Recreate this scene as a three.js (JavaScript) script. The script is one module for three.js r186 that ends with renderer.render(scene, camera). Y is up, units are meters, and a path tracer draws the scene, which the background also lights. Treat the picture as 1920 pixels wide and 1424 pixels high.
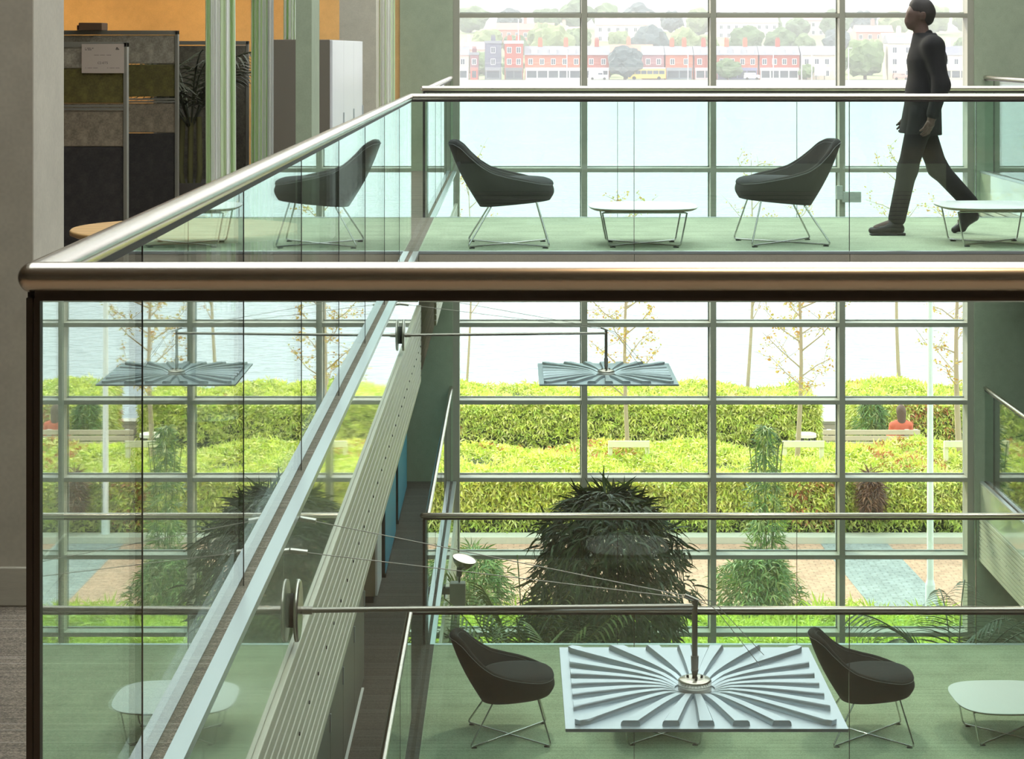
import * as THREE from 'three';
import { RoundedBoxGeometry } from 'three/addons/geometries/RoundedBoxGeometry.js';
import { MarchingCubes } from 'three/addons/objects/MarchingCubes.js';
import * as BGU from 'three/addons/utils/BufferGeometryUtils.js';
import { RectAreaLightUniformsLib } from 'three/addons/lights/RectAreaLightUniformsLib.js';

// ---------------------------------------------------------------- camera, sky, exposure, haze
RectAreaLightUniformsLib.init();
const scene = new THREE.Scene();
const W = 1920, H = 1424, F = 3900, EYE = 1.424;
const camera = new THREE.PerspectiveCamera(2 * Math.atan(H / 2 / F) * 180 / Math.PI, W / H, 0.1, 4000);
camera.position.set(0, EYE, 0);
camera.lookAt(0, EYE, -10);
camera.setViewOffset(W, H, W / 2 - 963, H / 2 - 89, W, H);       // a shift lens: level camera, frame moved down
const renderer = new THREE.WebGLRenderer({ antialias: true });
renderer.toneMapping = THREE.LinearToneMapping;
renderer.toneMappingExposure = 2.45;
renderer.shadowMap.enabled = true;
{ // an even, bright overcast sky
  const w = 64, h = 32, d = new Float32Array(w * h * 4);
  for (let y = 0; y < h; y++) for (let x = 0; x < w; x++) {
    const e = Math.max(0, Math.sin(((y + 0.5) / h - 0.5) * Math.PI)), i = (y * w + x) * 4, L = 0.98 + 0.66 * e;
    d[i] = L * 0.985; d[i + 1] = L * 0.995; d[i + 2] = L * 1.0; d[i + 3] = 1;
  }
  const t = new THREE.DataTexture(d, w, h, THREE.RGBAFormat, THREE.FloatType);
  t.mapping = THREE.EquirectangularReflectionMapping; t.magFilter = t.minFilter = THREE.LinearFilter; t.needsUpdate = true;
  scene.background = t; scene.environment = t;
}
{ // low hazy sun from the left, beyond the window wall
  const sun = new THREE.DirectionalLight(0xfff2dc, 2.0); sun.name = 'sun'; sun.position.set(-60, 50, -112); sun.target.position.set(4, -5, -38);
  sun.castShadow = true; sun.shadow.radius = 22; sun.shadow.mapSize.set(4096, 4096);
  Object.assign(sun.shadow.camera, { left: -60, right: 60, top: 60, bottom: -60, near: 1, far: 300 }); scene.add(sun, sun.target);
}
scene.fog = new THREE.FogExp2(0xf4f5f7, 0.00065);

// ---------------------------------------------------------------- helpers
let seed = 7;
const rnd = () => { seed = (seed * 1664525 + 1013904223) >>> 0; return seed / 4294967296; };
const rr = (a, b) => a + (b - a) * rnd();
const pick = (a) => a[Math.floor(rnd() * a.length)];
const V = (x, y, z) => new THREE.Vector3(x, y, z);
const used = {};
function numbered(n) { const k = used[n] = (used[n] ?? -1) + 1; return k ? n + '_' + String(k).padStart(3, '0') : n; }
function shadows(o) { o.castShadow = o.receiveShadow = true; return o; }
function tag(o, label, category, group) { o.userData.label = label; if (category) o.userData.category = category; if (group) o.userData.group = group; return o; }
function thing(name, label, category, p = [0, 0, 0], turn = 0, group) {
  const o = new THREE.Group(); o.name = numbered(name); o.position.set(...p); o.rotation.y = turn; scene.add(o);
  return tag(o, label, category, group);
}
function flat(g) {                                     // non-indexed, with exactly position, normal, uv
  g = g.index ? g.toNonIndexed() : g;
  if (!g.attributes.normal) g.computeVertexNormals();
  if (!g.attributes.uv) g.setAttribute('uv', new THREE.BufferAttribute(new Float32Array(g.attributes.position.count * 2), 2));
  for (const k of Object.keys(g.attributes)) if (!['position', 'normal', 'uv'].includes(k)) g.deleteAttribute(k);
  return g;
}
const join = (a) => a.length === 1 ? a[0] : BGU.mergeGeometries(a.map(flat));
function metres(g) {                                   // uv in metres, by the main direction of each face
  g = flat(g); const p = g.attributes.position, n = g.attributes.normal, uv = g.attributes.uv;
  for (let i = 0; i < p.count; i++) {
    const ax = Math.abs(n.getX(i)), ay = Math.abs(n.getY(i)), az = Math.abs(n.getZ(i));
    if (ay >= ax && ay >= az) uv.setXY(i, p.getX(i), -p.getZ(i));
    else if (ax >= az) uv.setXY(i, p.getZ(i), p.getY(i));
    else uv.setXY(i, p.getX(i), p.getY(i));
  }
  return g;
}
function obj(name, geo, mat, parent = scene, p) {
  const m = shadows(new THREE.Mesh(Array.isArray(geo) ? join(geo) : geo, mat));
  m.name = parent === scene ? numbered(name) : name; if (p) m.position.set(...p);
  if (parent !== scene) { const k = parent.children.filter((c) => c.userData.stem === name).length; m.userData.stem = name; if (k) m.name = name + '_' + String(k).padStart(3, '0'); }
  parent.add(m); return m;
}
const struct = (name, geo, mat, parent = scene) => { const m = obj(name, geo, mat, parent); if (parent === scene) m.userData.kind = 'structure'; return m; };
function structGroup(name, p = [0, 0, 0]) { const g = new THREE.Group(); g.name = numbered(name); g.userData.kind = 'structure'; g.position.set(...p); scene.add(g); return g; }
const box = (x0, x1, y0, y1, z0, z1, r = 0) => {       // by its limits
  const w = x1 - x0, h = y1 - y0, d = z1 - z0;
  const g = r ? new RoundedBoxGeometry(w, h, d, 2, Math.min(r, w / 2.01, h / 2.01, d / 2.01)) : new THREE.BoxGeometry(w, h, d);
  return g.translate((x0 + x1) / 2, (y0 + y1) / 2, (z0 + z1) / 2);
};
const cyl = (r0, r1, h, x, y, z, n = 24) => new THREE.CylinderGeometry(r1, r0, h, n).translate(x, y + h / 2, z);
const between = (a, b, r, n = 12, r2 = r) => {         // a rod from a to b
  const d = b.clone().sub(a), g = new THREE.CylinderGeometry(r2, r, d.length(), n);
  g.applyQuaternion(new THREE.Quaternion().setFromUnitVectors(V(0, 1, 0), d.clone().normalize()));
  return g.translate((a.x + b.x) / 2, (a.y + b.y) / 2, (a.z + b.z) / 2);
};
function wire(pts, r, fillet = 0.03, n = 8, closed = false) {   // a bent rod with rounded corners
  const path = new THREE.CurvePath(), q = pts.map((p) => V(...p)), N = q.length;
  let prev = null;
  const corner = (i) => {
    const a = q[(i + N - 1) % N], b = q[i], c = q[(i + 1) % N], f = Math.min(fillet, a.distanceTo(b) / 2.1, b.distanceTo(c) / 2.1);
    return [b.clone().add(a.clone().sub(b).setLength(f)), b, b.clone().add(c.clone().sub(b).setLength(f))];
  };
  if (closed) {
    const cs = q.map((_, i) => corner(i));
    for (let i = 0; i < N; i++) { path.add(new THREE.QuadraticBezierCurve3(...cs[i])); path.add(new THREE.LineCurve3(cs[i][2], cs[(i + 1) % N][0])); }
  } else {
    prev = q[0];
    for (let i = 1; i < N - 1; i++) { const c = corner(i); path.add(new THREE.LineCurve3(prev, c[0])); path.add(new THREE.QuadraticBezierCurve3(...c)); prev = c[2]; }
    path.add(new THREE.LineCurve3(prev, q[N - 1]));
  }
  const out = [];
  for (const c of path.curves) { const k = c.isLineCurve3 ? 1 : 5; for (let i = 0; i < k; i++) out.push(c.getPoint(i / k)); }
  if (!closed) out.push(q[N - 1].clone());
  // a tube through exactly those points
  const pos = [], nor = [], idx = []; let nv = null;
  const M = out.length;
  for (let i = 0; i < M; i++) {
    const t = out[closed ? (i + 1) % M : Math.min(M - 1, i + 1)].clone().sub(out[closed ? (i + M - 1) % M : Math.max(0, i - 1)]).normalize();
    if (!nv) nv = Math.abs(t.y) < 0.9 ? V(0, 1, 0) : V(1, 0, 0);
    nv = nv.clone().sub(t.clone().multiplyScalar(nv.dot(t))).normalize();
    const b = t.clone().cross(nv);
    for (let k = 0; k < n; k++) { const a = k / n * Math.PI * 2, d = nv.clone().multiplyScalar(Math.cos(a)).addScaledVector(b, Math.sin(a)); pos.push(out[i].x + d.x * r, out[i].y + d.y * r, out[i].z + d.z * r); nor.push(d.x, d.y, d.z); }
  }
  for (let i = 0; i < (closed ? M : M - 1); i++) for (let k = 0; k < n; k++) {
    const a = i * n + k, b = i * n + (k + 1) % n, c = ((i + 1) % M) * n + k, d = ((i + 1) % M) * n + (k + 1) % n; idx.push(a, b, c, b, d, c);
  }
  if (!closed) for (const [o, s] of [[0, 1], [(M - 1) * n, -1]]) for (let k = 1; k < n - 1; k++) s > 0 ? idx.push(o, o + k + 1, o + k) : idx.push(o, o + k, o + k + 1);
  const g = new THREE.BufferGeometry();
  g.setAttribute('position', new THREE.Float32BufferAttribute(pos, 3)); g.setAttribute('normal', new THREE.Float32BufferAttribute(nor, 3)); g.setIndex(idx);
  return flat(g);
}
// textures: value noise tiled over n x n
function lattice(n, s) { const keep = seed; seed = s; const a = Float32Array.from({ length: n * n }, rnd); seed = keep; return a; }
function tex(size, rep, fn, srgb = true) {
  const d = new Uint8Array(size * size * 4);
  for (let y = 0; y < size; y++) for (let x = 0; x < size; x++) { const c = fn(x / size, y / size, x, y), i = (y * size + x) * 4; for (let k = 0; k < 3; k++) d[i + k] = Math.max(0, Math.min(255, (c.length ? c[k] : c) * 255)); d[i + 3] = 255; }
  const t = new THREE.DataTexture(d, size, size); t.wrapS = t.wrapT = THREE.RepeatWrapping; t.magFilter = t.minFilter = THREE.LinearFilter;
  if (srgb) t.colorSpace = THREE.SRGBColorSpace; t.repeat.set(rep, rep); t.needsUpdate = true; return t;
}
const smooth = (t) => t * t * (3 - 2 * t);
function noiser(n, s) {
  const a = lattice(n, s);
  return (u, v) => { const x = u * n, y = v * n, x0 = Math.floor(x), y0 = Math.floor(y), fx = smooth(x - x0), fy = smooth(y - y0), g = (i, j) => a[((j % n) + n) % n * n + ((i % n) + n) % n];
    return (g(x0, y0) * (1 - fx) + g(x0 + 1, y0) * fx) * (1 - fy) + (g(x0, y0 + 1) * (1 - fx) + g(x0 + 1, y0 + 1) * fx) * fy; };
}
const n8 = noiser(8, 1), n32 = noiser(32, 2), n128 = noiser(128, 3), n256 = noiser(256, 4);
const fineNoise = tex(512, 2, (u, v, x, y) => 0.5 + 0.5 * (n256(u, v) - 0.5) + 0.25 * (n32(u, v) - 0.5), false);
const mottle = (rep, amp) => tex(512, rep, (u, v) => { const k = 1 - amp + amp * (0.35 * n8(u, v) + 0.3 * n32(u, v) + 0.35 * n256(u, v)); return [k, k, k]; });
const mottleWall = mottle(0.6, 0.12), mottleFabric = mottle(4, 0.45);
const S = (r, g, b) => new THREE.Color().setRGB(r / 255, g / 255, b / 255, THREE.SRGBColorSpace);
const std = (c, roughness = 0.7, extra = {}) => new THREE.MeshPhysicalMaterial({ color: c, roughness, ...extra });
const glassMat = (r, g, b) => new THREE.MeshPhysicalMaterial({ color: new THREE.Color(r, g, b), transmission: 1, thickness: 0, roughness: 0, ior: 1.5 });
const greenCarpet = tex(512, 0.8, (u, v) => { const s = n128(0.13, v), k = 0.78 + 0.2 * n256(u, v) + 0.12 * (s - 0.5) + 0.08 * n8(u, v); return [k, k, k]; });
const lineSpots = lattice(64, 21);
const greyCarpet = tex(512, 1.2, (u, v, x, y) => { const row = Math.floor(v * 64), pale = lineSpots[row] > 0.86 && (y % 8 < 2) ? 0.8 + 0.5 * n32(u, 0.3) : 0; const k = 0.55 + 0.35 * n256(u, v) + 0.15 * Math.sin(v * 64 * Math.PI * 2 * 2) + 0.12 * (lineSpots[(row * 7) % 64] - 0.5) + pale; return [k, k * 0.97, k * 0.93]; });
const M = {
  green: std(S(192, 204, 172), 0.95, { map: greenCarpet, bumpMap: fineNoise, bumpScale: 0.003 }),
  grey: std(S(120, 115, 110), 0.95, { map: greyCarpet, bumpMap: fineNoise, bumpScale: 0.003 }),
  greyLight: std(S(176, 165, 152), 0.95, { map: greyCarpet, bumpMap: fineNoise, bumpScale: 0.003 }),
  wall: std(S(196, 190, 176), 0.85, { map: mottleWall }),
  wallGreen: std(S(176, 188, 160), 0.85, { map: mottleWall }),
  wallOrange: std(S(226, 190, 128), 0.85, { map: mottleWall }),
  ceiling: std(S(225, 224, 218), 0.9),
  pier: std(S(212, 204, 186), 0.85, { map: mottleWall }),
  frame: std(S(164, 162, 146), 0.4),
  fascia: std(S(196, 204, 176), 0.12, { clearcoat: 1, clearcoatRoughness: 0.02 }),
  bridgeFascia: std(S(176, 166, 148), 0.5, { map: mottleWall }),
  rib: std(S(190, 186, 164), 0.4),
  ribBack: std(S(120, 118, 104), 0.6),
  steel: std(S(196, 190, 180), 0.3, { metalness: 1 }),
  railSteel: std(S(192, 184, 172), 0.24, { metalness: 1 }),
  aluminium: std(S(196, 202, 204), 0.32, { metalness: 0.75 }),
  chrome: std(S(208, 208, 204), 0.14, { metalness: 1 }),
  gasket: std(S(62, 60, 56), 0.7),
  darkTrim: std(S(44, 36, 30), 0.5),
  rail_glass: glassMat(0.9, 0.968, 0.945),
  side_glass: new THREE.MeshPhysicalMaterial({ color: new THREE.Color(0.925, 0.985, 0.962), transmission: 1, thickness: 0, roughness: 0, ior: 2.0 }),
  roof_glass: glassMat(0.9, 0.92, 0.92),
  clear: glassMat(0.985, 0.992, 0.99),
  charcoal: std(S(66, 64, 62), 0.95, { map: mottleFabric, sheen: 0.35, sheenColor: S(120, 124, 130), sheenRoughness: 0.6, bumpMap: fineNoise, bumpScale: 0.002 }),
  cushion: std(S(78, 79, 82), 0.95, { map: mottleFabric, sheen: 0.4, sheenColor: S(130, 136, 145), sheenRoughness: 0.6 }),
  piping: std(S(112, 113, 112), 0.8),
  white: std(S(238, 240, 238), 0.3),
  tableEdge: std(S(150, 138, 112), 0.5),
  black: std(S(26, 24, 23), 0.8),
};
// ---------------------------------------------------------------- places (metres; z = -distance from the camera)
const XL = -0.72, XR = 5.43;            // glass lines along the two long sides of the atrium
const ZN = -3.12, ZB = -14.5, ZC = -17.41, ZW = -24;   // near gallery edge, bridge front and back edges, window wall
const FL = [0, -3.576, -7.152], TOP = 4.7, SLAB = 0.914;
const X0 = -9, X1 = 13, Z0 = 5;
// floors
const slab = (name, x0, x1, z0, z1, y, th, mat) => struct(name, metres(box(x0, x1, y - th, y, z0, z1)), mat);
slab('floor_gallery_upper', X0, X1, ZN, Z0, 0, SLAB, M.greyLight);
slab('floor_corridor_upper', X0, XL + 0.055, ZW + 0.02, ZN, 0, SLAB, M.greyLight);
slab('floor_right_upper', XR - 0.055, X1, ZW + 0.02, ZN, 0, SLAB, M.grey);
slab('floor_bridge_upper', XL + 0.055, XR - 0.055, ZC, ZB, 0, 0.34, M.green);
slab('floor_gallery_lower', X0, X1, ZN, Z0, FL[1], SLAB, M.grey);
slab('floor_corridor_lower', X0, XL + 0.055, ZW + 0.02, ZN, FL[1], SLAB, M.grey);
slab('floor_right_lower', XR - 0.055, X1, ZW + 0.02, ZN, FL[1], SLAB, M.grey);
slab('floor_bridge_lower', XL + 0.055, XR - 0.055, ZC, ZB, FL[1], 0.34, M.green);
slab('floor_ground', X0, X1, ZW, Z0, FL[2], 0.3, std(S(150, 146, 136), 0.6, { map: mottleWall }));
// outer walls with thickness
struct('wall_left', box(X0 - 0.3, X0, FL[2], TOP, ZW - 0.3, Z0 + 0.3), M.wall);
struct('wall_right', box(X1, X1 + 0.3, FL[2], TOP, ZW - 0.3, Z0 + 0.3), M.wall);
struct('wall_rear', box(X0, X1, FL[2], TOP, Z0, Z0 + 0.3), M.wall);
struct('wall_end_orange', metres(box(X0, -1.31, 0, TOP, ZW - 0.3, ZW + 0.02)), M.wallOrange);
struct('wall_end_lower', metres(box(X0, -1.31, FL[2], 0, ZW - 0.3, ZW + 0.02)), M.wallGreen);
struct('wall_end_pillar', metres(box(-1.31, -0.7, FL[2], TOP, ZW - 0.3, ZW + 0.05)), M.wallGreen);
struct('wall_end_right', metres(box(5.31, 5.96, FL[2], TOP, ZW - 0.3, ZW + 0.05)), M.wallGreen);
struct('wall_end_far_right', metres(box(5.96, X1, FL[2], TOP, ZW - 0.3, ZW - 0.05)), std(S(92, 140, 150), 0.6));
// roof: solid over galleries, glazed over the atrium
const roofMat = M.ceiling;
struct('ceiling_rear', box(X0 - 0.3, X1 + 0.3, TOP, TOP + 0.3, ZN + 0.6, Z0 + 0.3), roofMat);
struct('ceiling_left', box(X0 - 0.3, -2.3, TOP, TOP + 0.3, ZW - 0.3, ZN + 0.6), roofMat);
struct('ceiling_right', box(XR + 1.2, X1 + 0.3, TOP, TOP + 0.3, ZW - 0.3, ZN + 0.6), roofMat);
struct('ceiling_office', box(X0, -2.0, 2.75, 2.9, ZW + 0.02, ZN), M.ceiling);
{ // rooflight: glazing bars and panes
  const g = structGroup('window_2'), xa = -2.3, xb = XR + 1.2, za = ZW - 0.3, zb = ZN + 0.6;
  for (let i = 0; i <= 8; i++) { const z = za + (zb - za) * i / 8; struct('glazing_bar', box(xa, xb, TOP, TOP + 0.2, z - 0.04, z + 0.04), M.frame, g); }
  for (let i = 0; i < 8; i++) { const a = za + (zb - za) * i / 8 + 0.04, b = za + (zb - za) * (i + 1) / 8 - 0.04; struct('pane', box(xa, xb, TOP + 0.1, TOP + 0.112, a, b), M.roof_glass, g); }
}
{ // the great window: mullions, transoms and one pane per opening
  const g = structGroup('window_1'), xs = [-0.67, 0.818, 2.306, 3.794, 5.282], ys = [];
  for (let k = -5; k <= 8; k++) ys.push(0.006 - 0.894 * k);
  const yTop = TOP, yBot = FL[2], zf = ZW, zb = ZW - 0.27;
  xs.forEach((x, i) => struct('mullion', i === 0 ? box(x - 0.035, x + 0.045, yBot, yTop, zb, zf, 0.004) : i === 4 ? box(x - 0.045, x + 0.035, yBot, yTop, zb, zf, 0.004) : box(x - 0.033, x + 0.033, yBot, yTop, zb, zf, 0.004), M.frame, g));
  const bead = [];
  for (const y of [...ys]) for (let i = 0; i < 4; i++) struct('transom', box(xs[i] + 0.034, xs[i + 1] - 0.034, y - 0.025, y + 0.025, zb, zf - 0.005, 0.004), M.frame, g);
  const edges = [yTop, ...ys.filter((y) => y < yTop && y > yBot), yBot];
  for (let j = 0; j < edges.length - 1; j++) for (let i = 0; i < 4; i++) {
    const x0 = xs[i] + 0.034, x1 = xs[i + 1] - 0.034, y1 = edges[j] - 0.026, y0 = edges[j + 1] + 0.026;
    if (y1 - y0 < 0.1) continue;
    struct('pane', box(x0, x1, y0, y1, zb + 0.03, zb + 0.042), M.clear, g);
    bead.push(box(x0, x1, y0, y0 + 0.012, zb + 0.045, zb + 0.075), box(x1 - 0.012, x1, y0, y1, zb + 0.045, zb + 0.075));
  }
  struct('glazing_bead', bead, std(S(150, 156, 152), 0.5), g);
}
// piers along the corridor, their sides to the atrium
struct('wall_pier_1', metres(box(-3.0, -1.223, 0, 2.75, -5.66, -5.3, 0.004)), M.pier);
struct('baseboard_pier', box(-3.0, -1.216, 0, 0.1, -5.668, -5.292, 0.004), M.pier);
struct('wall_pier_2', metres(box(-1.32, -1.223, 0, 2.75, -13.1, -12.6)), M.wallGreen);
struct('wall_pier_3', metres(box(-1.55, -1.223, 0, 2.75, -18.9, -18.5)), M.pier);
// ---------------------------------------------------------------- fascias: steel ledge, gloss panel, ribbed board of single slats
function fascia(y, xIn, dir, z0, z1, which) {          // dir = +1: faces +x
  const fx = xIn + dir * 0.055, g = structGroup('trim_' + which);
  const B = (a, b, y0, y1, r) => box(Math.min(a, b), Math.max(a, b), y0, y1, z1, z0, r);
  struct('gasket', B(xIn - dir * 0.012, xIn + dir * 0.022, y - 0.03, y - 0.004), M.gasket, g);
  struct('steel_ledge', B(xIn + dir * 0.02, fx + dir * 0.006, y - 0.02, y + 0.002), M.aluminium, g);
  const L = z0 - z1, n = Math.max(1, Math.round(L / 3));
  for (let i = 0; i < n; i++) struct('fascia_panel', box(Math.min(fx - dir * 0.01, fx + dir * 0.004), Math.max(fx - dir * 0.01, fx + dir * 0.004), y - 0.366, y - 0.022, z1 + L * i / n + 0.002, z1 + L * (i + 1) / n - 0.002), M.fascia, g);
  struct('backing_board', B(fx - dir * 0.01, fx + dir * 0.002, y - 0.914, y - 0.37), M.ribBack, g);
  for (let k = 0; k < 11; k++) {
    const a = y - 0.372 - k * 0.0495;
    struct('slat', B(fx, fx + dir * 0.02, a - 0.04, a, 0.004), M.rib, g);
  }
  const s = [];
  for (let i = 0; i < Math.round(L / 0.3); i++) s.push(new THREE.CylinderGeometry(0.006, 0.006, 0.006, 8).rotateZ(Math.PI / 2).translate(fx + dir * 0.021, y - 0.372 - 5 * 0.0495 - 0.02, z1 + 0.15 + i * 0.3));
  const sc = struct('screws', s, M.gasket, g); sc.userData.kind = 'stuff';
}
[0, 1].forEach((k) => {
  const w = k ? 'lower' : 'upper';
  fascia(FL[k], XL, 1, ZN - 0.02, ZB, w + '_left_near');
  fascia(FL[k], XL, 1, ZC, ZW + 0.05, w + '_left_far');
  fascia(FL[k], XR, -1, ZC, ZW + 0.05, w + '_right_far');
  // bridge front and back edges
  const g = structGroup('trim_bridge_' + w);
  for (const [z, s] of [[ZB, 1], [ZC, -1]]) {
    const xs = [XL + 0.06, -0.66, 0.84, 2.34, 3.84, XR - 0.06];
    for (let i = 1; i < xs.length - 1; i++) struct('fascia_panel', metres(box(xs[i] + 0.002, xs[i + 1] - 0.002, FL[k] - 0.35, FL[k] - 0.018, Math.min(z, z + s * 0.02), Math.max(z, z + s * 0.02))), M.bridgeFascia, g);
    struct('edge_angle', box(XL + 0.06, XR - 0.06, FL[k] - 0.014, FL[k] + 0.004, z - 0.022, z + 0.022), M.aluminium, g);
  }
});
{ // the near gallery's own edge faces the bridge
  const g = structGroup('trim_gallery_near');
  struct('fascia_panel', box(XL, XR, -0.366, -0.02, ZN - 0.03, ZN - 0.01), M.fascia, g);
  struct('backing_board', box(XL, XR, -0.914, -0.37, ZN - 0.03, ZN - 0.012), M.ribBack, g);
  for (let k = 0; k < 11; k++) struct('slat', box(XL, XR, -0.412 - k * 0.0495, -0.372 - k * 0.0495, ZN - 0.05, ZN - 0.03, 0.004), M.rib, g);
}
// ---------------------------------------------------------------- glass balustrades
const RY = 1.079, RR = 0.0232;
function balustrade(label, y, a, b, joints, opt = {}) { // from a to b, [x, z]; joints = distances along
  const t = thing('glass_balustrade', label, 'balustrade', [a[0], y, a[1]]);
  const dx = b[0] - a[0], dz = b[1] - a[1], L = Math.hypot(dx, dz);
  t.rotation.y = Math.atan2(-dz, dx);                   // local +x runs from a to b
  const cuts = [0, ...joints, L];
  for (let i = 0; i < cuts.length - 1; i++) obj('glass_panel', box(cuts[i] + 0.003, cuts[i + 1] - 0.003, -0.02, RY - 0.03, -0.006, 0.006), opt.glass ?? M.rail_glass, t);
  for (const j of joints) obj('joint_seal', box(j - 0.0018, j + 0.0018, 0, RY - 0.032, -0.0074, 0.0074), M.darkTrim, t);
  const rail = [new THREE.CylinderGeometry(RR, RR, L, 32).rotateZ(Math.PI / 2).translate(L / 2, RY, 0)];
  rail.push(new THREE.SphereGeometry(RR, 24, 16).translate(0, RY, 0), new THREE.SphereGeometry(RR, 24, 16).translate(L, RY, 0));
  obj('handrail', rail, M.railSteel, t);
  obj('glazing_channel', box(0.004, L - 0.004, RY - 0.034, RY - 0.018, -0.011, 0.011), M.darkTrim, t);
  if (opt.edge) for (const [x, w] of opt.edge) obj('edge_trim', box(x - w / 2, x + w / 2, 0.002, RY - 0.03, -0.01, 0.01), M.darkTrim, t);
  return t;
}
const every = (first, L, step = 1.5) => { const a = []; for (let x = first; x < L - 0.1; x += step) a.push(x); return a; };
const joints1 = every(0.875, ZN - ZB);                  // the joints seen along the left side
balustrade('clear glass balustrade with a thick steel handrail, closest to the camera across the whole frame', 0, [XL, ZN], [XR, ZN], every(1.5, 6.2), { edge: [[-0.004, 0.0095], [0.0068, 0.0095]] });
balustrade('long glass balustrade receding along the left side, its bright handrail rising to the upper bridge', 0, [XL, ZN - 0.005], [XL, ZB], joints1, { glass: M.side_glass });
balustrade('glass balustrade on the front edge of the upper bridge, before the two upper armchairs', 0, [XL, ZB], [XR, ZB], every(1.56, 6.2), { seal: true });
balustrade('glass balustrade on the back edge of the upper bridge, behind the upper armchairs', 0, [XL - 0.04, ZC], [XR, ZC], every(1.63, 6.2), { edge: [[0.01, 0.02]] });
balustrade('short glass balustrade from the upper bridge back to the left pillar beside the window', 0, [XL, ZC], [XL, ZW + 0.06], every(1.6, 6.6));
balustrade('short glass balustrade from the upper bridge back to the right end of the window', 0, [XR, ZC], [XR, ZW + 0.06], every(1.6, 6.6));
balustrade('glass balustrade of the lower corridor, its rail running down to the bottom edge', FL[1], [XL, ZN - 0.1], [XL, ZB], joints1);
balustrade('glass balustrade on the front edge of the lower bridge, before the lower armchairs', FL[1], [XL, ZB], [XR, ZB], every(1.56, 6.2));
balustrade('glass balustrade on the back edge of the lower bridge, before the big leafy plant', FL[1], [XL - 0.04, ZC], [XR, ZC], every(1.63, 6.2), { edge: [[0.01, 0.02]] });
balustrade('short glass balustrade beside the floodlight, from the lower bridge back to the left pillar', FL[1], [XL, ZC], [XL, ZW + 0.06], every(1.6, 6.6));
balustrade('short glass balustrade at the right end of the window above the right-hand ribbed fascia', FL[1], [XR, ZC], [XR, ZW + 0.06], every(1.6, 6.6));

// ---------------------------------------------------------------- armchairs and low tables
function lerpTable(tab, x) { for (let i = 0; i < tab.length - 1; i++) if (x <= tab[i + 1][0]) { const [a, p] = tab[i], [b, q] = tab[i + 1], t = Math.max(0, (x - a) / (b - a)); return p + (q - p) * t; } return tab[tab.length - 1][1]; }
const rimH = [[-0.43, 0.762], [-0.39, 0.757], [-0.34, 0.728], [-0.28, 0.668], [-0.21, 0.607], [-0.13, 0.556], [-0.02, 0.522], [0.12, 0.494], [0.22, 0.472], [0.28, 0.462], [0.315, 0.456], [0.35, 0.452]];
const halfW = [[-0.44, 0.19], [-0.38, 0.235], [-0.3, 0.275], [-0.2, 0.31], [-0.05, 0.335], [0.1, 0.34], [0.22, 0.325], [0.33, 0.29]];
const sup = (t, e) => [Math.sign(Math.cos(t)) * Math.abs(Math.cos(t)) ** e, Math.sign(Math.sin(t)) * Math.abs(Math.sin(t)) ** e];
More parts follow.
